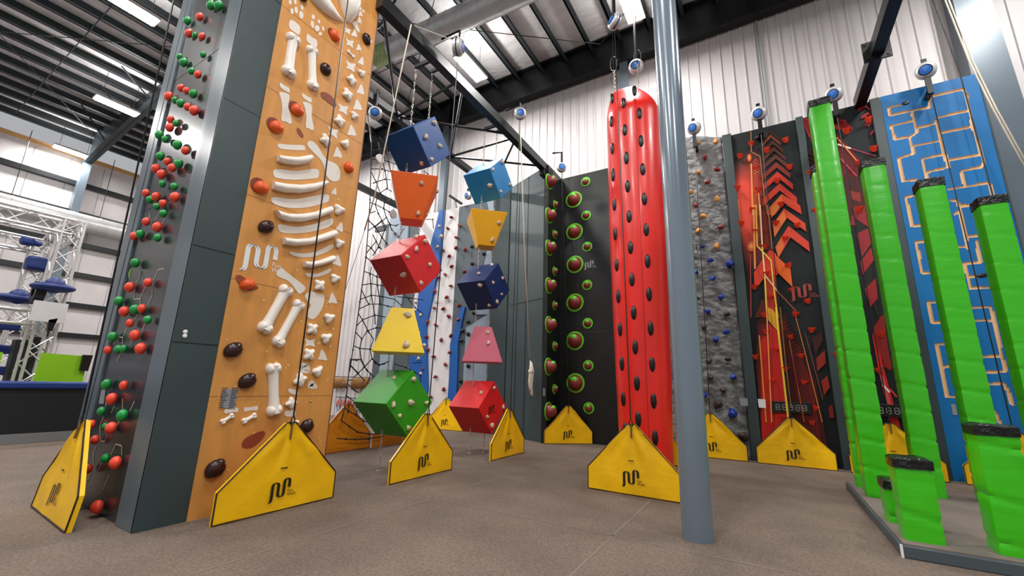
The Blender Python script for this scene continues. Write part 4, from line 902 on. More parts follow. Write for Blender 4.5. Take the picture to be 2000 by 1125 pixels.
fb.hexa([(-.9, .25, 0), (.9, .35, 0), (.35, -.9, 0), (-.35, -.9, 0), (-.95, .5, 1), (.95, .6, .8), (.25, -.1, .55), (-.25, -.1, .55)]); FLAME = fb.mesh('wedge_hold', mFLAME, V((0, 0, 0)))
H1 = [(G1, [(380, 345), (255, 480), (755, 305), (550, 415), (800, 600), (430, 620), (225, 830), (665, 750), (450, 850), (705, 1010), (390, 1070)]), (G2, [(190, 185), (540, 185), (755, 205), (330, 270), (630, 340), (420, 420), (665, 605), (445, 690), (325, 820), (700, 850), (480, 925), (855, 960), (425, 1100), (735, 1090)]),
      (G3, [(340, 245), (795, 225), (585, 295), (435, 430), (235, 495), (690, 485), (535, 620), (400, 745), (720, 750), (835, 1005), (515, 1110), (800, 1155)])]
for K, L in H1:
    for i, (x, y) in enumerate(L): inst(FLAME, 'wedge_hold', MW1, at(*K(x, y), 'Y', YW-.07), frame((0, -1, 0), spin=random.uniform(-.35, .35)), (.082, .08, .1))
b = MB(); b.ell(at(*G1(447, 278), 'Y', YW-.03), (.07, 0, 0), (0, .05, 0), (0, 0, .05), 10, 8); b.build('stone_hold', mHOLDBRN, MW1, smooth='all')
for K, L in ((Q1, [(590, 235), (405, 330), (635, 480), (100, 685), (510, 990), (145, 1000), (495, 595), (313, 218)]), (Q2, [(340, 765), (100, 880), (330, 965)]), (Q3, [(290, 530)])):
    for i, (x, y) in enumerate(L): inst(FLAME, 'wedge_hold', MW2, at(*K(x, y), 'Y', YW-.07), frame((0, -1, 0), spin=random.uniform(-.35, .35)), (.09, .085, .1) if i < 6 else (.05, .05, .07))
SEG = {'8': 'abcdefg'}
def clock(cx, cy, lb, Wd=.78):
    p = at(cx, cy, 'Y', YW-.14); t = thing('digital_clock', lb, 'clock', p, 'digital clocks on the red walls')
    b = MB(); b.box((p.x-Wd/2, p.y, p.z-.13), (p.x+Wd/2, p.y+.06, p.z+.13)); b.build('case', mBLK, t, bevel=.008)
    for i in range(5):
        b = MB(); x = p.x-.26+i*.13; z = p.z; y = p.y-.004; w, h = .035, .06
        for (a0, c0, a1, c1) in ((-w, h, w, h), (-w, 0, w, 0), (-w, -h, w, -h), (-w, 0, -w, h), (w, 0, w, h), (-w, -h, -w, 0), (w, -h, w, 0)):
            b.box((x+min(a0, a1)-.007, y, z+min(c0, c1)-.007), (x+max(a0, a1)+.007, y+.004, z+max(c0, c1)+.007))
        b.build('digit', mLEDOFF, t)
    b = MB(); b.tube([(p.x, p.y+.06, p.z), (p.x, YW, p.z)], .02, 6); b.build('mount', mBLK, t)
clock(1545, 796, 'black digital clock on the red chevron wall, above the belay gate')
clock(1752, 803, 'black digital clock between two green pillars, on the crimson striped wall')
for mw, pts in ((MW1, [(1480, 779), (1495, 780), (1496, 797), (1482, 796)]), (MW2, [(1650, 783), (1659, 784), (1661, 803), (1653, 802)])):
    b = MB(); b.prism([at(*p, 'Y', YW-.16) for p in pts], (0, -.006, 0)); b.build('notice_plate', mWHITE, mw, label='pale notice plate')
# blue circuit wall, grooves cut as real depth
t = wall_thing('blue_wall', 'bright blue climbing wall with routed tan circuit grooves at the right', 3.0, 4.65)
BX0, BX1 = 3.0, 4.65; cs = .022; NXb = int((BX1-BX0)/cs); NZb = int(TOP/cs)
U1 = crop(1700, 130, 3.213); U2 = Q2
GL = [(U1, [(225, 232), (115, 258), (122, 305), (372, 255), (368, 205), (385, 185), (585, 140), (600, 175), (645, 380), (700, 560), (712, 600), (700, 628), (575, 655), (572, 672), (595, 750)]),
      (U1, [(425, 320), (612, 275)]), (U1, [(440, 415), (640, 378)]), (U1, [(490, 588), (695, 552)]), (U1, [(262, 290), (285, 385), (295, 410), (250, 440), (155, 455), (130, 372), (262, 342)]), (U1, [(285, 388), (413, 355), (410, 335), (440, 465), (265, 500)]), (U1, [(245, 445), (270, 545), (180, 575), (205, 718), (285, 710)]),
      (U1, [(325, 580), (470, 548), (492, 630), (345, 665), (325, 580)]), (U1, [(345, 665), (355, 700)]), (U1, [(470, 590), (440, 470)]), (U1, [(490, 770), (740, 730), (755, 750), (770, 820)]), (U1, [(505, 840), (540, 840), (560, 880), (610, 1140)]), (U1, [(560, 880), (625, 868)]), (U1, [(530, 925), (560, 905)]),
      (U1, [(285, 805), (222, 820), (262, 1000), (330, 995)]), (U1, [(345, 1095), (285, 1105), (310, 1200)]),
      (U2, [(600, 258), (530, 262), (565, 430), (620, 430)]), (U2, [(660, 590), (600, 592), (620, 702), (680, 700)]), (U2, [(700, 820), (645, 822), (670, 950), (700, 1110), (760, 1112)]), (U2, [(670, 950), (720, 940)]),
      (U2, [(730, 290), (810, 285)]), (U2, [(770, 60), (840, 55)]), (U2, [(800, 230), (880, 225)]), (U2, [(790, 380), (885, 372), (865, 255)]), (U2, [(800, 385), (815, 450), (900, 448)]), (U2, [(815, 450), (832, 515), (930, 510)]), (U2, [(830, 622), (940, 617), (960, 690), (850, 692)]),
      (U2, [(960, 690), (1002, 885), (900, 892)]), (U2, [(1002, 885), (1025, 970), (900, 978)]), (U2, [(930, 1042), (1010, 1035), (1042, 1085), (1060, 1150)]), (U2, [(960, 1190), (1080, 1420)])]
segs = []
for K, pts in GL:
    W = [at(*K(x, y), 'Y', YW-.1) for x, y in pts]; segs += [((a.x, a.z), (c.x, c.z)) for a, c in zip(W[:-1], W[1:])]
G = [[False]*NXb for _ in range(NZb)]
for (ax, az), (cx, cz) in segs:
    gw = .029
    for j in range(max(0, int((min(az, cz)-gw)/cs)), min(NZb, int((max(az, cz)+gw)/cs)+2)):
        for i in range(max(0, int((min(ax, cx)-gw-BX0)/cs)), min(NXb, int((max(ax, cx)+gw-BX0)/cs)+2)):
            x, z = BX0+(i+.5)*cs, (j+.5)*cs; dx, dz = cx-ax, cz-az; L2 = dx*dx+dz*dz; tt = max(0, min(1, ((x-ax)*dx+(z-az)*dz)/L2)) if L2 else 0
            if math.hypot(x-ax-dx*tt, z-az-dz*tt) < gw: G[j][i] = True
b = MB(); YB = YW-.1; YG = YW-.07
for j in range(NZb):
    i = 0; z0, z1 = j*cs, (j+1)*cs
    if j == NZb-1: z1 = TOP
    while i < NXb:
        k = i
        while k < NXb and G[j][k] == G[j][i]: k += 1
        x0, x1 = BX0+i*cs, (BX0+k*cs if k < NXb else BX1)
        if not G[j][i]: b.face([(x0, YB, z0), (x1, YB, z0), (x1, YB, z1), (x0, YB, z1)], 0)
        if k < NXb: b.face([(x1, YB, z0), (x1, YG, z0), (x1, YG, z1), (x1, YB, z1)], 1)
        i = k
    if j:
        i = 0
        while i < NXb:
            if G[j][i] != G[j-1][i]:
                k = i
                while k < NXb and G[j][k] != G[j-1][k]: k += 1
                b.face([(BX0+i*cs, YB, z0), (BX0+k*cs, YB, z0), (BX0+k*cs, YG, z0), (BX0+i*cs, YG, z0)], 1); i = k
            else: i += 1
b.build('routed_board', [mBLUEP, mTAN], t)
b = MB(); b.box((BX0, YG, 0), (BX1, YW+.3, TOP)); b.build('plywood_backing', mTAN, t)
b = MB(); b.box((BX1, YB-.01, 0), (BX1+.03, YW+.3, TOP)); b.build('side_edge', mTOWER, t)
b = MB(); b.ell(at(*U1(222, 230), 'Y', YB), (.07, 0, 0), (0, .02, 0), (0, 0, .05), 10, 6); b.ell(at(1918, 538, 'Y', YB), (.09, 0, 0), (0, .02, 0), (0, 0, .05), 10, 6); b.build('socket', mBLK, t)
b = MB(); b.prism([at(*p, 'Y', YB-.005) for p in ((1857, 789), (1866, 790), (1870, 811), (1861, 810))], (0, -.006, 0)); b.build('notice_plate', mGREY, t)
# black line in front of the blue wall and pair of brown ropes beside it
b = MB(); b.tube([(at(1822, 0, 'Y', 11.6).x-.3, 11.6, 13.7), at(1822, 0, 'Y', 11.6), at(1875, 145, 'Y', 11.7), at(1925, 330, 'Y', 11.7), at(1985, 560, 'Y', 11.7), at(2030, 800, 'Y', 11.6)], .014, 5); b.build('safety_line', mBLK, None, smooth='all', label='thin black line hanging in front of the blue wall', cat='rope')
for d, lb in ((0, 'left of two beige ropes crossing the grey frame at right'), (7, 'right of two beige ropes crossing the grey frame at right')):
    b = MB(); b.tube([(at(1838+d, -20, 'Y', 11.4).x-.25, 11.4, 13.7), at(1838+d, -20, 'Y', 11.4), at(1893+d, 120, 'Y', 11.4), at(1940+d, 215, 'Y', 11.3), at(2010+d, 340, 'Y', 11.2)], .016, 5); b.build('rope', mROPE, None, smooth='all', label=lb, cat='rope')
# ------------------------------------------------------------------ dark corner with maroon bulbs
t = thing('bulb_corner_wall', 'black corner wall with green-ringed maroon bulb holds', 'climbing wall', (-4.6, 12.1, 0))
b = MB(); b.box((-5.44, YW, 0), (-3.3, YW+.3, 8.5)); b.build('back_board', mBLKWALL, t)
b = MB(); b.box((-5.6, 11.2, 0), (-5.44, YW+.3, 8.55)); b.build('side_board', mBLKWALL, t)
b = MB()
for z in (3.2, 5.8): b.box((-5.43, YW-.004, z), (-3.3, YW, z+.01))
b.build('board_joint', mTOWER, t)
def bulb(p, n, r, out=.75):
    R = frame(n)
    ring = inst(RINGM, 'ring', t, p, R, (r, r, r))
    inst(BULBM, 'bulb_hold', t, p, R, (r*.74, r*.74, r*out)); inst(CAPM, 'pocket', t, p+R@V((0, r*.3, r*out*.62)), R, (r*.42, r*.36, r*.42))
q = MB(); q.lathe((0, 0, 0), (0, 0, 1), [(1, 0), (1, .05), (.86, .07), (0, .07)], 28); RINGM = q.mesh('ring', mGRNRING, V((0, 0, 0)), True)
q = MB(); q.ell((0, 0, 0), (1, 0, 0), (0, 1, 0), (0, 0, 1), 20, 10, half=True); q.lathe((0, 0, 0), (0, 0, 1), [(1.12, .08), (1.12, .1), (.9, .1)], 20); BULBM = q.mesh('bulb_hold', mMAROON, V((0, 0, 0)), True)
q = MB(); q.ell((0, 0, 0), (1, 0, 0), (0, 1, 0), (0, 0, .6), 16, 8); CAPM = q.mesh('pocket', mGRNRING, V((0, 0, 0)), 'all')
for x, y in ((1120, 388), (1121, 451), (1122, 515), (1122, 590), (1122, 665), (1123, 748)): bulb(at(x-1, y, 'Y', YW-.1)+V((0, .09, 0)), (0, -1, 0), .29)
for x, y in ((1143, 354), (1144, 420), (1146, 481), (1146, 556), (1147, 631), (1148, 714), (1149, 797)): bulb(at(x, y, 'Y', YW-.05)+V((0, .04, 0)), (0, -1, 0), .165, .6)
for x, y in ((1072, 355), (1072, 421), (1072, 484), (1072, 558), (1072, 634), (1071, 716), (1071, 803)): bulb(at(x, y, 'X', -5.43), (1, 0, 0), .26, 1.0)
for x, y in ((1084, 400), (1083, 458), (1083, 530), (1083, 597), (1083, 676), (1083, 760)): bulb(at(x, y, 'X', -5.43), (1, 0, 0), .15, .7)
b = MB(); logo(b, at(*E5(398, 640), 'Y', YW-.004), (1, 0, 0), (0, 0, 1), .3); b.build('printed_mark', mat('grey_print', (150, 156, 156), .5), t)
b = MB(); pts = [at(*E6(x, y), 'X', -5.43) for x, y in ((170, 220), (182, 220), (182, 262), (170, 262))]; b.prism(pts, (.006, 0, 0)); b.build('notice_plate', mGREY, t)
# grey walls left of the corner
t = thing('slate_wall', 'dark grey-green blank panel wall with a coiled rope, left of the bulb corner', 'climbing wall', (-6.4, 11.7, 0))
GA, GB = V((-7.36, 12.03, 0)), V((-5.5, 11.2, 0))
def prism_wall(pts, z, **kw):
    b = MB(); b.prism([V((x, y, 0)) for x, y in pts], (0, 0, z)); return b
b = MB(); b.hexa([(-7.36, 12.03, 0), (-5.45, 11.2, 0), (-5.45, 12.4, 0), (-7.36, 12.4, 0), (-7.36, 12.03, 8.6), (-5.45, 11.2, 8.62), (-5.45, 12.4, 8.6), (-7.36, 12.4, 8.6)]); b.build('board', mTOWER, t)
b = MB(); b.box((-8.05, 12.0, 0), (-7.36, 12.4, 8.6)); b.build('side_board', mTOWER, t)
b = MB(); dn = (GB-GA).normalized(); nn = V((dn.y, -dn.x, 0))
for s in (.55, 1.05): b.obox(GA+dn*s+V((0, 0, 4.3))+nn*.002, dn*.006, nn*.004, V((0, 0, 4.3)))
b.obox((GA+GB)/2+V((0, 0, 4.2)), (GB-GA)/2, nn*.004, V((0, 0, .006))); b.build('board_joint', mBLK, t)
# climbing walls farther left
WB = 12.2
def farwall(name, lb, m, x0, x1, z=8.4, y=WB): 
    t = thing(name, lb, 'climbing wall', ((x0+x1)/2, y, 0)); b = MB(); b.box((x0, y, 0), (x1, y+.3, z)); b.build('board', m, t); return t
def onB(K, pts, off): return [at(*K(x, y), 'Y', WB-off) for x, y in pts]
J7, J8 = C7, C8
t = farwall('slate_hold_wall', 'slate grey climbing wall with pale shards and black holds, behind the right blocks', mGREYP, -9.85, -8.05)
b = MB(); b.prism(onB(J7, [(810, 70), (905, 50), (935, 130), (920, 620), (985, 800), (985, 1100), (690, 1100), (800, 560), (860, 300)], .0), (0, -.06, 0)); b.build('pale_shard', mLGREYP, t)
b = MB(); b.prism([at(x, y, 'Y', WB) for x, y in ((912, 640), (978, 600), (962, 710), (945, 760), (905, 760))], (0, -.05, 0)); b.build('pale_shard', mLGREYP, t)
BK = colored(LUMPS[1], mBLK); MR = colored(LUMPS[2], mHOLDRED)
for x, y in ((665, 475), (775, 542), (668, 632), (962, 305), (945, 632), (980, 552)): inst(BK, 'stone_hold', t, at(*J7(x, y), 'Y', WB-.1), None, .07)
for x, y in ((540, 115), (540, 210), (495, 185), (485, 262), (540, 460), (710, 520), (815, 72), (812, 212), (482, 580), (585, 45)): inst(BK, 'stone_hold', t, at(*J8(x, y), 'Y', WB-.1), None, .07)
t = farwall('white_hold_wall', 'white and blue climbing wall with red holds and printed lettering', mWHITEP, -11.9, -9.85)
b = MB()
b.prism(onB(J7, [(375, 150), (408, 150), (395, 400), (370, 600), (250, 1125), (160, 1125), (240, 800), (310, 480)], 0), (0, -.08, 0)); b.build('blue_band', mBLUEW, t)
b = MB(); b.prism([at(x, y, 'Y', WB) for x, y in ((805, 610), (832, 600), (828, 660), (828, 760), (822, 830), (808, 835), (800, 720))], (0, -.08, 0)); b.build('blue_band', mBLUEW, t)
b = MB(); b.prism([at(*J8(x, y), 'Y', WB) for x, y in ((490, 0), (525, 0), (500, 120), (470, 280), (460, 620), (455, 760), (385, 770), (400, 560), (408, 290), (460, 110))], (0, -.08, 0)); b.build('blue_band', mBLUEW, t)
for K, L in ((J7, [(474, 207), (442, 308), (552, 285), (521, 393), (516, 487), (598, 502), (398, 508), (456, 565), (478, 657), (594, 708), (420, 733), (355, 760), (471, 836), (325, 885), (431, 942), (320, 1038), (544, 1018), (399, 1048), (452, 1112)]), (J8, [(343, 13), (388, 72), (285, 140), (221, 115), (211, 234), (403, 224), (328, 258), (222, 328), (396, 354), (267, 388), (360, 450), (190, 482), (283, 546), (347, 645), (465, 97), (245, 705)])):
    for x, y in L: inst(MR, 'stone_hold', t, at(*K(x, y), 'Y', WB-.08), frame((0, -1, 0), spin=x), (.075, .055, .07), 'dark red hold')
b = MB(); o = at(*J7(318, 1005), 'Y', WB-.09); e = at(*J7(508, 990), 'Y', WB-.09); w = (e.x-o.x)/8; cols = [0, 0, 1, 1, 0, 0, 0, 1, 0]
for i, ch_ in enumerate('WALLTOPIA'): put_text(b, T_WELL[ch_], o+V((i*w*.95, 0, 0)), (1, 0, 0), (0, 0, 1), w*1.35, 1 if ch_ == 'L' else 0)
b.build('printed_lettering', [mBLK, mat('orange_red_print', (214, 66, 50), .5)], t, label='black and red capital lettering')
t = farwall('slate_blue_wall', 'slate and pale blue climbing wall behind the rope net', mGREYP, -13.9, -11.9, 8.2)
b = MB(); b.prism([at(x, y, 'Y', WB) for x, y in ((764, 420), (800, 430), (790, 560), (770, 700), (752, 850), (735, 850), (748, 640), (758, 500))], (0, -.06, 0)); b.build('pale_shard', mLGREYP, t)
b = MB(); b.prism([at(x, y, 'Y', WB) for x, y in ((862, 412), (868, 412), (860, 520), (835, 640), (838, 760), (820, 860), (800, 860), (808, 700), (822, 560))], (0, -.1, 0)); b.build('blue_band', mBLUEW, t)
SH = LUMPS[0]
for x, y in ((858, 442), (862, 461), (855, 482), (812, 590), (822, 615), (818, 650), (776, 470), (770, 455), (800, 520), (805, 560), (818, 700), (822, 730), (775, 640), (765, 660)): inst(SH, 'stone_hold', t, at(x, y, 'Y', WB-.1), None, .07)
# truss arms on wall top
t = thing('wall_bracket', 'dark grey bracket arm on top of the white climbing wall', 'bracket', at(900, 395, 'Y', 12.0))
b = MB(); b.tube([at(878, 382, 'Y', 12.0), at(902, 398, 'Y', 12.0)], .05, 4); b.tube([at(888, 388, 'Y', 12.0), at(892, 405, 'Y', 12.0)], .04, 4); b.build('arm', mSTEEL_DK, t)
# coiled rope on slate wall
q0 = atp(1016, 240, GA+nn*.6, nn); t = thing('coiled_rope', 'cream rope hanging down the slate wall with a knotted coil at its end', 'rope', atp(1036, 770, GA+nn*.15, nn))
b = MB(); b.tube([at(1016, 240, 'X', -5.1), at(1024, 480, 'X', -5.25), atp(1035, 700, GA+nn*.15, nn)], .014, 6); b.build('hanging_length', mROPE, t, smooth='all')
b = MB(); c = atp(1036, 735, GA+nn*.15, nn)
for k in range(7):
    a = random.uniform(-.05, .05); h0 = random.uniform(.38, .46); h1 = random.uniform(.35, .55)
    b.tube([c+V((a*.3, a, h0)), c+V((a+.04, a, .15)), c+V((a*1.2, a*.5, -h1*.6)), c+V((a+.02, a, -h1-.08)), c+V((a-.03, a, -h1*.4)), c+V((a*.3, 0, h0))], .013, 5)
for k in range(4): b.tube([c+V((.07*math.cos(x), .04*math.sin(x), .12+.02*k)) for x in [2*math.pi*i/8 for i in range(9)]], .013, 5)
b.build('coil', mROPE, t, smooth='all')
# long white rope from beam tip
b = MB(); b.tube([at(803, 48, 'X', -5.45), at(781, 150, 'X', -5.6), at(732, 382, 'X', -6.2), at(712, 450, 'X', -6.6)], .014, 6); b.build('rope', mROPE, None, smooth='all', label='white rope slanting down from the main beam beside the orange tower', cat='rope')
b = MB(); b.tube([at(712, 450, 'X', -6.6), at(672, 574, 'X', -7.6), at(652, 640, 'X', -8.2)], .006, 5); b.build('cord', mGREY, None, label='thin grey cord continuing down to the white ribbed wall', cat='cord')
b = MB(); b.tube([at(803, 48, 'X', -5.6), at(895, 82, 'X', -5.1)], .01, 5); b.build('cord', mROPE, None, label='pale cord from the beam tip to the edge-on auto belay', cat='cord')
# ------------------------------------------------------------------ rope net
t = thing('rope_net', 'black knotted climbing net between the orange tower and the hanging blocks', 'climbing net', (-8.3, 7.6, .9))
N5, N4, N6 = crop(640, 430, 3.75), crop(640, 150, 3.75), crop(640, 700, 5.627)
NETL = [(N5, [(300, 0), (280, 270), (235, 600), (185, 950), (160, 1110)]), (N5, [(300, 75), (345, 45), (400, 0)]), (N5, [(300, 0), (345, 45), (400, 130), (430, 170), (480, 230)]), (N5, [(390, 0), (420, 70), (395, 130), (370, 200), (330, 260)]), (N5, [(330, 105), (355, 155), (380, 200), (400, 215)]), (N5, [(285, 180), (320, 205), (350, 245)]), (N5, [(285, 240), (350, 160)]), (N5, [(280, 270), (310, 295)]),
 (N5, [(265, 375), (310, 390), (360, 415), (400, 430), (460, 470)]), (N5, [(250, 475), (315, 465), (400, 480), (480, 470)]), (N5, [(245, 505), (300, 615), (385, 615), (440, 630), (520, 650)]), (N5, [(240, 580), (320, 550), (400, 560), (490, 580), (540, 625)]), (N5, [(230, 650), (300, 618)]), (N5, [(320, 340), (310, 400), (320, 550), (345, 700), (348, 765)]), (N5, [(360, 400), (365, 480), (385, 615)]), (N5, [(225, 685), (255, 730), (300, 820), (335, 870)]), (N5, [(210, 775), (255, 730), (345, 695), (420, 710)]),
 (N5, [(205, 820), (250, 870), (235, 940), (245, 1020), (290, 1110)]), (N5, [(250, 870), (290, 810), (355, 788), (390, 790)]), (N5, [(190, 920), (235, 940), (310, 945), (400, 950)]), (N5, [(335, 870), (310, 945), (325, 1015), (375, 1060), (440, 1040)]), (N5, [(180, 1020), (240, 1020)]), (N5, [(170, 1065), (225, 1120), (325, 1015)]), (N5, [(440, 0), (470, 70), (520, 125), (560, 60)]), (N5, [(510, 560), (600, 570), (700, 585)]), (N5, [(560, 540), (640, 640), (700, 690)]), (N5, [(430, 790), (520, 900)]),
 (N4, [(320, 480), (320, 540), (310, 900), (295, 1110)]), (N4, [(320, 540), (370, 535), (430, 560), (500, 570)]), (N4, [(315, 605), (385, 600), (440, 620), (500, 640)]), (N4, [(320, 675), (400, 675), (460, 695)]), (N4, [(320, 700), (355, 770), (385, 850), (430, 912)]), (N4, [(330, 780), (360, 770), (420, 750), (460, 755)]), (N4, [(370, 480), (385, 560), (420, 690), (440, 820)]), (N4, [(430, 520), (450, 640), (460, 690)]), (N4, [(310, 920), (350, 935), (410, 965), (450, 990), (490, 1010)]), (N4, [(350, 935), (370, 860), (430, 820), (470, 840)]),
 (N4, [(350, 940), (370, 1000), (430, 1110)]), (N4, [(305, 1000), (350, 985)]), (N4, [(410, 965), (430, 1030), (460, 1085), (500, 1090), (520, 1080)]), (N4, [(410, 965), (415, 920), (470, 890)]), (N4, [(300, 1050), (345, 1100), (425, 1035)]), (N4, [(380, 440), (420, 500), (430, 520), (370, 535)]), (N4, [(700, 690), (735, 710), (760, 760)]), (N4, [(720, 1045), (770, 1045), (775, 1110)]),
 (N6, [(260, 15), (320, 20), (360, 10)]), (N6, [(360, 10), (405, 95), (470, 170), (510, 205)]), (N6, [(490, 0), (405, 95), (330, 165), (280, 215)]), (N6, [(490, 0), (520, 50), (565, 75), (620, 60), (660, 35)]), (N6, [(250, 80), (330, 165), (410, 250)]), (N6, [(470, 170), (455, 230), (430, 280)]), (N6, [(250, 0), (205, 410), (185, 540)]), (N6, [(235, 240), (280, 235)]), (N6, [(230, 290), (290, 345), (340, 380)]), (N6, [(205, 410), (280, 465)]), (N6, [(185, 540), (230, 580), (310, 620), (395, 690), (440, 700)]), (N6, [(330, 560), (310, 610)]),
 (N6, [(150, 680), (240, 750), (330, 810), (450, 830), (560, 830)]), (N6, [(100, 880), (200, 885), (300, 890), (450, 885), (620, 855)]), (N6, [(185, 540), (150, 680)]), (N6, [(730, 60), (860, 100), (960, 150)]), (N6, [(930, 50), (1030, 45)]), (N6, [(940, 150), (1020, 185), (1020, 260)])]
b = MB()
for K, pts in NETL:
    W = [at(*K(x, y), 'X', -8.25) for x, y in pts]; b.tube(W, .0125, 5)
    for w in W[1:-1]: b.ell(w, (.022, 0, 0), (0, .022, 0), (0, 0, .03), 6, 4)
b.build('net_ropes', mNETROPE, t, smooth='all')
b = MB(); b.tube([at(*N4(320, 480), 'X', -8.25), at(*N4(308, 370), 'X', -8.1), at(*N4(290, 280), 'X', -7.9)], .02, 5); b.build('top_chain', mCHAIN, t, smooth='all')
for x, y in ((742, 310), (768, 418)):
    b = MB(); b.lathe(at(x, y, 'X', -8.2), (1, 0, 0), [(0, .02), (.12, .02), (.12, -.02), (0, -.02)], 20); b.build('net_disc', mWHITEP, t, smooth=True, label='white disc')
# hanging gear on ribbed wall
hr = random.Random(5)
for (xa, xb, y, lb) in ((648, 745, 738, 'upper'), (658, 712, 778, 'lower')):
    pa, pb = at(xa, y, 'Y', 12.86), at(xb, y, 'Y', 12.86); pb.z = pa.z; b = MB(); b.tube([pa+V((0, -.05, .06)), pb+V((0, -.05, .06))], .02, 6)
    for f in (.1, .9): b.tube([pa.lerp(pb, f)+V((0, -.05, .06)), pa.lerp(pb, f)+V((0, .09, .06))], .015, 5)
    b.build('harness_rack', mBLACK_ST, None, label='%s black hanging rail for harnesses on the ribbed white wall' % lb, cat='rail')
for i in range(18):
    x = 653+i*5.0; 
    if 682 < x < 690: continue
    p = at(x, 741+(i % 3), 'Y', 12.8); b = MB()
    for k in range(5):
        dx = hr.uniform(-.12, .12); b.tube([p+V((0, -.03, .1)), p+V((dx, -.05-.03*k % .05, -.1)), p+V((dx*.6, -.06, -.3-hr.uniform(0, .1)))], .03, 5)
    b.build('climbing_harness', mLEATHER, None, smooth='all', label='brown climbing harness on the upper rack by the rope net', cat='harness', group='brown harnesses on the upper rack of the ribbed wall')
for i in range(8):
    x = 662+i*6.2; p = at(x, 780+i*.5, 'Y', 12.8); b = MB()
    b.tube([p, p+V((.05, -.05, -.18)), p+V((0, -.06, -.34)), p+V((-.06, -.05, -.15)), p], .022, 5, 0); c = p+V((0, -.06, -.45))
    b.tube([c+V((0, 0, .12)), c+V((.05, 0, 0)), c+V((0, 0, -.12)), c+V((-.05, 0, 0)), c+V((0, 0, .12))], .02, 5, 1)
    b.build('climbing_harness', [mat('red_webbing', (170, 50, 40), .7), mat('blue_webbing', (40, 120, 170), .7)], None, smooth='all', label='red and blue harness on the lower rack of the ribbed wall', cat='harness', group='red and blue harnesses on the lower rack')
# ------------------------------------------------------------------ green pillars on their platform
t = thing('pillar_platform', 'low dark grey platform with brown top under the green pillars', 'platform', (2.6, 7.9, 0))
b = MB(); b.box((1.04, 6.12, 0), (4.1, 9.7, .115)); b.build('platform_frame', mPLATE, t, bevel=.01)
b = MB(); b.box((1.07, 6.15, .1), (4.07, 9.67, .13)); b.build('platform_top', mPLTOP, t)
b = MB(); b.box((1.035, 6.115, 0), (1.055, 6.135, .12)); b.build('corner_scuff', mWHITE, t)
def pillar(x, y, top, lb, w=.32, cap=.13):
    t = thing('padded_pillar', lb, 'padded pillar', (x+w/2, y+w/2, .13), 'square green padded pillars with black tape tops')
    b = MB(); nz = max(6, int((top-.13)/.035)); rows = []; sd = x*7+y*3
    for i in range(nz+1):
        z = .13+(top-.13)*i/nz; r = []
        cyc = noise.noise(V((sd, z*1.2, 3))) 
        for (ax, ay), (bx, by) in (((0, 0), (1, 0)), ((1, 0), (1, 1)), ((1, 1), (0, 1)), ((0, 1), (0, 0))):
            for k in range(6):
                f = k/6; px, py = ax+(bx-ax)*f, ay+(by-ay)*f
                c = .045 if k == 0 else 0
                px, py = .5+(px-.5)*(1-c*1.2), .5+(py-.5)*(1-c*1.2)
                q = V((x+px*w, y+py*w, z)); lo = max(.25, min(1, 1.3-z/5)); d = .005*lo*noise.noise(V((q.x*5, q.y*5, z*6+sd)))-.016*lo*max(0, 1-abs(((z+.06*px+sd*.3+.16*cyc) % .42)-.05)/.03)
                q += V((px-.5, py-.5, 0))*2*d; r.append(q)
        rows.append(r)
    b.grid(rows, True); b.build('padding', mGREENV, t, smooth=True)
    b = MB(); n = .012; rows = []
    for z in [top-.02, top, top+cap*.5, top+cap-.02, top+cap]:
        r = []
        for (ax, ay), (bx, by) in (((0, 0), (1, 0)), ((1, 0), (1, 1)), ((1, 1), (0, 1)), ((0, 1), (0, 0))):
            for k in range(5):
                f = k/5; px, py = ax+(bx-ax)*f, ay+(by-ay)*f; c = .05 if k == 0 else 0; g = n if z < top+cap-.01 else -.02
                r.append(V((x+w*(.5+(px-.5)*(1-c)), y+w*(.5+(py-.5)*(1-c)), z+.012*noise.noise(V((px*5, py*5, z*3+sd)))))+V((px-.5, py-.5, 0))*2*(g+.006*noise.noise(V((px*7, py*7, z*20)))))
        rows.append(r)
    b.grid(rows, True); b.face(rows[-1]); b.build('tape_top', mTAPE, t, smooth=True)
for x, y, top, lb in ((1.14, 8.44, 6.68, 'tallest green padded pillar, left front of the tall group'), (1.14, 9.2, 5.75, 'green padded pillar hidden just behind the tallest one'), (1.86, 9.07, 5.6, 'second tallest green pillar, between the tallest and the third'),
                      (2.53, 9.03, 5.04, 'third green pillar in front of the left edge of the blue wall'), (3.19, 9.07, 4.6, 'fourth green pillar at the right edge of the photo'), (1.12, 6.3, .86, 'short green padded stump on the front left corner of the platform'),
                      (1.12, 7.0, .52, 'smallest green stump, half hidden behind the front left stump'), (1.8, 6.29, 1.25, 'waist-high green pillar at the front edge, right of the short stump')):
    pillar(x, y, top, lb, cap=.13 if top > 2 else .09)
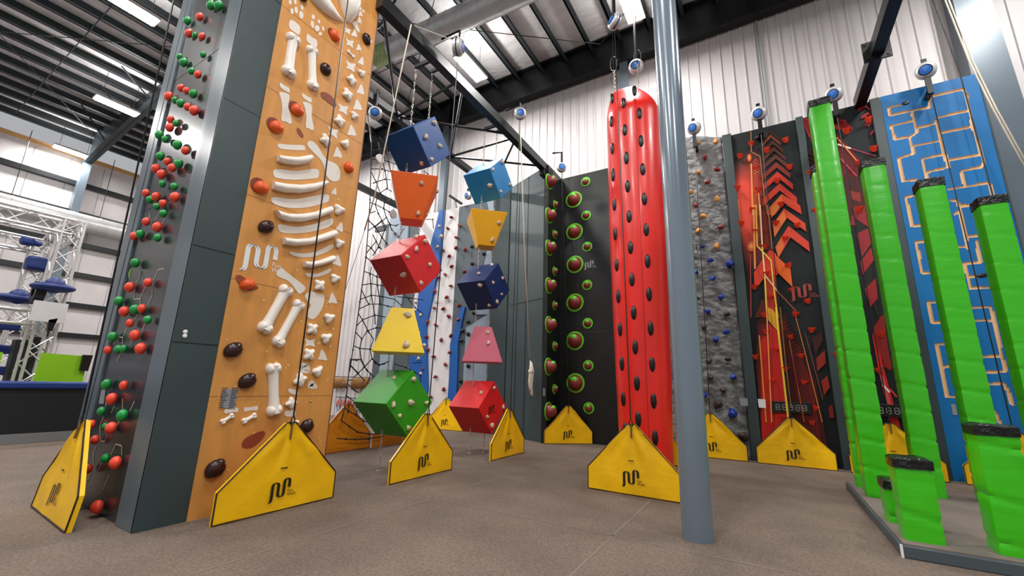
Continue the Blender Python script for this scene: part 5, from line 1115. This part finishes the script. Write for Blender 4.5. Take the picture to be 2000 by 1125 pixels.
# ------------------------------------------------------------------ left background: counter, truss course, green sheet
t = thing('reception_counter', 'long black counter with blue padded rail at the far left', 'counter', (-14.7, 1.5, 0))
b = MB(); b.box((-15.0, -4, .2), (-14.5, 4.3, 1.2)); b.build('front', mCOUNTER, t)
b = MB(); b.box((-15.05, -4, 1.18), (-14.42, 4.35, 1.34)); b.box((-14.55, 4.28, .2), (-14.42, 4.36, 1.2)); b.build('rail', mNAVYPAD, t, bevel=.04, label='dark blue padded rail')
b = MB(); b.box((-15.0, -4, 0), (-14.46, 4.3, .2)); b.build('kickboard', mKICK, t)
b = MB(); p = [at(x, y, 'X', -15.6) for x, y in ((82, 689), (172, 696), (165, 750), (60, 750))]; p[2].z = p[3].z = 0; b.prism(p, (-.05, 0, 0)); b.build('green_sheet', mLIME, None, label='bright lime green board behind the black counter', cat='board')
b = MB(); p = [at(x, y, 'X', -15.55) for x, y in ((0, 688), (6, 688), (2, 730), (0, 730))]; p[0].y = p[3].y = p[1].y-.8; p[0].z = p[1].z; p[2].z = p[3].z = 0; b.prism(p, (-.05, 0, 0)); b.build('green_sheet', mLIME, None, label='sliver of lime green board at the very left edge', cat='board')
b = MB(); p = [at(x, y, 'X', -15.5) for x, y in ((163, 693), (182, 694), (172, 725), (156, 723))]; b.prism(p, (-.1, 0, 0)); b.build('monitor', mBLK, None, label='black screen in front of the lime green board beside the tower', cat='monitor')
# padded legs
for pts, lb in ((((63, 657), (88, 660), (67, 745), (40, 745)), 'black padded upright right of the other behind the counter'), (((32, 663), (58, 664), (38, 745), (14, 745)), 'black padded upright left of the other behind the counter')):
    p = [at(x, y, 'X', -17.0) for x, y in pts]; p[2].y -= .05; p[2].z = p[3].z = 0; b = MB(); b.prism(p, (-.4, 0, 0)); b.build('padded_upright', mDARKPAD, None, label=lb, cat='pad', bevel=.02)
def truss(p, q, w, lb, name='aluminium_truss', e1=None):
    p, q = V(p), V(q); d = (q-p); L = d.length; d.normalize(); a = V((1, 0, 0)) if abs(d.x) < .7 else V((0, 1, 0)); c = d.cross(a).normalized()
    t = thing(name, lb, 'truss', p); b = MB()
    C = [a*(i*w/2)+c*(j*w/2) for i, j in ((-1, -1), (1, -1), (1, 1), (-1, 1))]
    for o in C: b.tube([p+o, q+o], .035, 6)
    b.build('chords', mALU, t, smooth=True); b = MB(); n = max(2, int(L/w))
    for i in range(n):
        s0, s1 = p+d*(L*i/n), p+d*(L*(i+1)/n)
        for k in range(4):
            o, o2 = C[k], C[(k+1) % 4]; b.tube([s0+(o if i % 2 else o2), s1+(o2 if i % 2 else o)], .018, 4)
    b.build('lacing', mALU, t)
XA = -17.0
def TX(x, y, X=XA): return at(x, y, 'X', X)
ca, cb = TX(140, 447), TX(88, 660)
truss((XA, ca.y, 0), (XA, ca.y, ca.z+.25), .42, 'upright silver lattice truss carrying blue propeller obstacle')
truss((XA, -3, ca.z), (XA, ca.y, ca.z), .42, 'high horizontal silver lattice truss at the left edge')
cc = TX(75, 500, -19.5); truss((-19.5, cc.y, 0), (-19.5, cc.y, TX(75, 475, -19.5).z), .4, 'second silver upright truss with a blue pad, behind the first')
truss((-19.5, -3, TX(40, 475, -19.5).z), (-19.5, cc.y, TX(40, 475, -19.5).z), .4, 'second silver horizontal truss, lower and farther left')
truss((XA, ca.y-.0, ca.z), (-19.5, cc.y+.2, TX(75, 475, -19.5).z), .38, 'silver cross truss linking the two upright trusses')
lz = TX(30, 618).z; truss((XA, -3, lz), (XA, TX(72, 625).y, lz), .36, 'low silver lattice truss above the black padded uprights')
truss((XA, TX(72, 630).y, 0), (XA, TX(72, 630).y, lz+.2), .34, 'short silver truss leg rising out of the padding')
# blue obstacles
def wing(x0, y0, x1, y1, X, th, lb):
    P0, P1 = TX(x0, y0, X), TX(x1, y1, X); c = (P0+P1)/2; a = (P1-P0)/2
    b = MB(); b.ell(c, a, (0.35, 0, 0), (0, 0, th), 20, 8); b.ell(c+V((.1, 0, .05)), (.2, 0, 0), (0, .22, 0), (0, 0, th*1.7), 10, 8); b.build('blue_obstacle', mNAVY, None, smooth='all', label=lb, cat='obstacle', group='navy blue padded obstacles on the trusses')
wing(56, 556, 149, 567, XA+.45, .13, 'navy winged pad across the upright truss, right one')
wing(-20, 576, 84, 590, XA-1.2, .13, 'navy winged pad lower left of the other')
for x, y, r, lb in ((53, 471, .15, 'small navy drum on the high horizontal truss'), (74, 476, .1, 'smaller navy drum right beside the other drum'), (72, 516, .24, 'navy cube pad wrapped round the second upright truss')):
    p = TX(x, y, -19.2); b = MB(); b.box(p-V((r, r, r*.9)), p+V((r, r, r*.9))); b.build('blue_pad', mNAVY, None, bevel=.08, label=lb, cat='pad')
b = MB(); b.lathe(TX(75, 570, XA+.2), (0, 1, 0), [(.16, -.1), (.3, -.1), (.3, .1), (.16, .1), (.16, -.1)], 18); b.build('tyre', mBLK, None, smooth=True, label='black tyre under the navy winged pad', cat='tyre')
for y, lb in ((635, 'upper navy rail at the left edge behind the counter'), (682, 'middle navy rail at the left edge behind the counter'), (724, 'lowest navy rail at the left edge behind the counter')):
    p = TX(0, y, -18); q = TX(40 if y < 640 else 25, y+3, -18); b = MB(); b.box((p.x-.1, -2, p.z-.12), (p.x+.1, q.y, p.z+.12)); b.build('blue_rail', mNAVY, None, label=lb, cat='rail', bevel=.03)
p = TX(97, 610, XA+.5); b = MB(); b.box((p.x, p.y-.34, p.z-.27), (p.x+.1, p.y+.3, p.z+.27)); b.build('white_box', mWHITEP, None, label='white box fixed to the upright truss', cat='box')
p = TX(102, 638, XA+.5); b = MB(); b.prism([TX(x, y, XA+.5) for x, y in ((93, 625), (111, 622), (100, 647), (90, 648))], (.1, 0, 0)); b.build('loudspeaker', mBLK, None, label='dark loudspeaker panel under the white box', cat='loudspeaker')
# ------------------------------------------------------------------ light, world, camera
w = bpy.data.worlds.new('world'); bpy.context.scene.world = w; w.use_nodes = True
w.node_tree.nodes['Background'].inputs[0].default_value = (.93, .95, 1, 1); w.node_tree.nodes['Background'].inputs[1].default_value = .42
cam = bpy.data.cameras.new('camera'); co = bpy.data.objects.new('camera', cam); COL.objects.link(co)
cam.sensor_width = 36; cam.lens = 36*FPX/2000; cam.clip_start = .05; cam.clip_end = 200
co.matrix_world = Matrix.Translation(CAM) @ Matrix((RT, UP, -FW)).transposed().to_4x4()
sc = bpy.context.scene; sc.camera = co
vs = sc.view_settings; vs.view_transform = 'Standard'; vs.look = 'None'; vs.gamma = 1; vs.use_curve_mapping = False; vs.exposure = .08
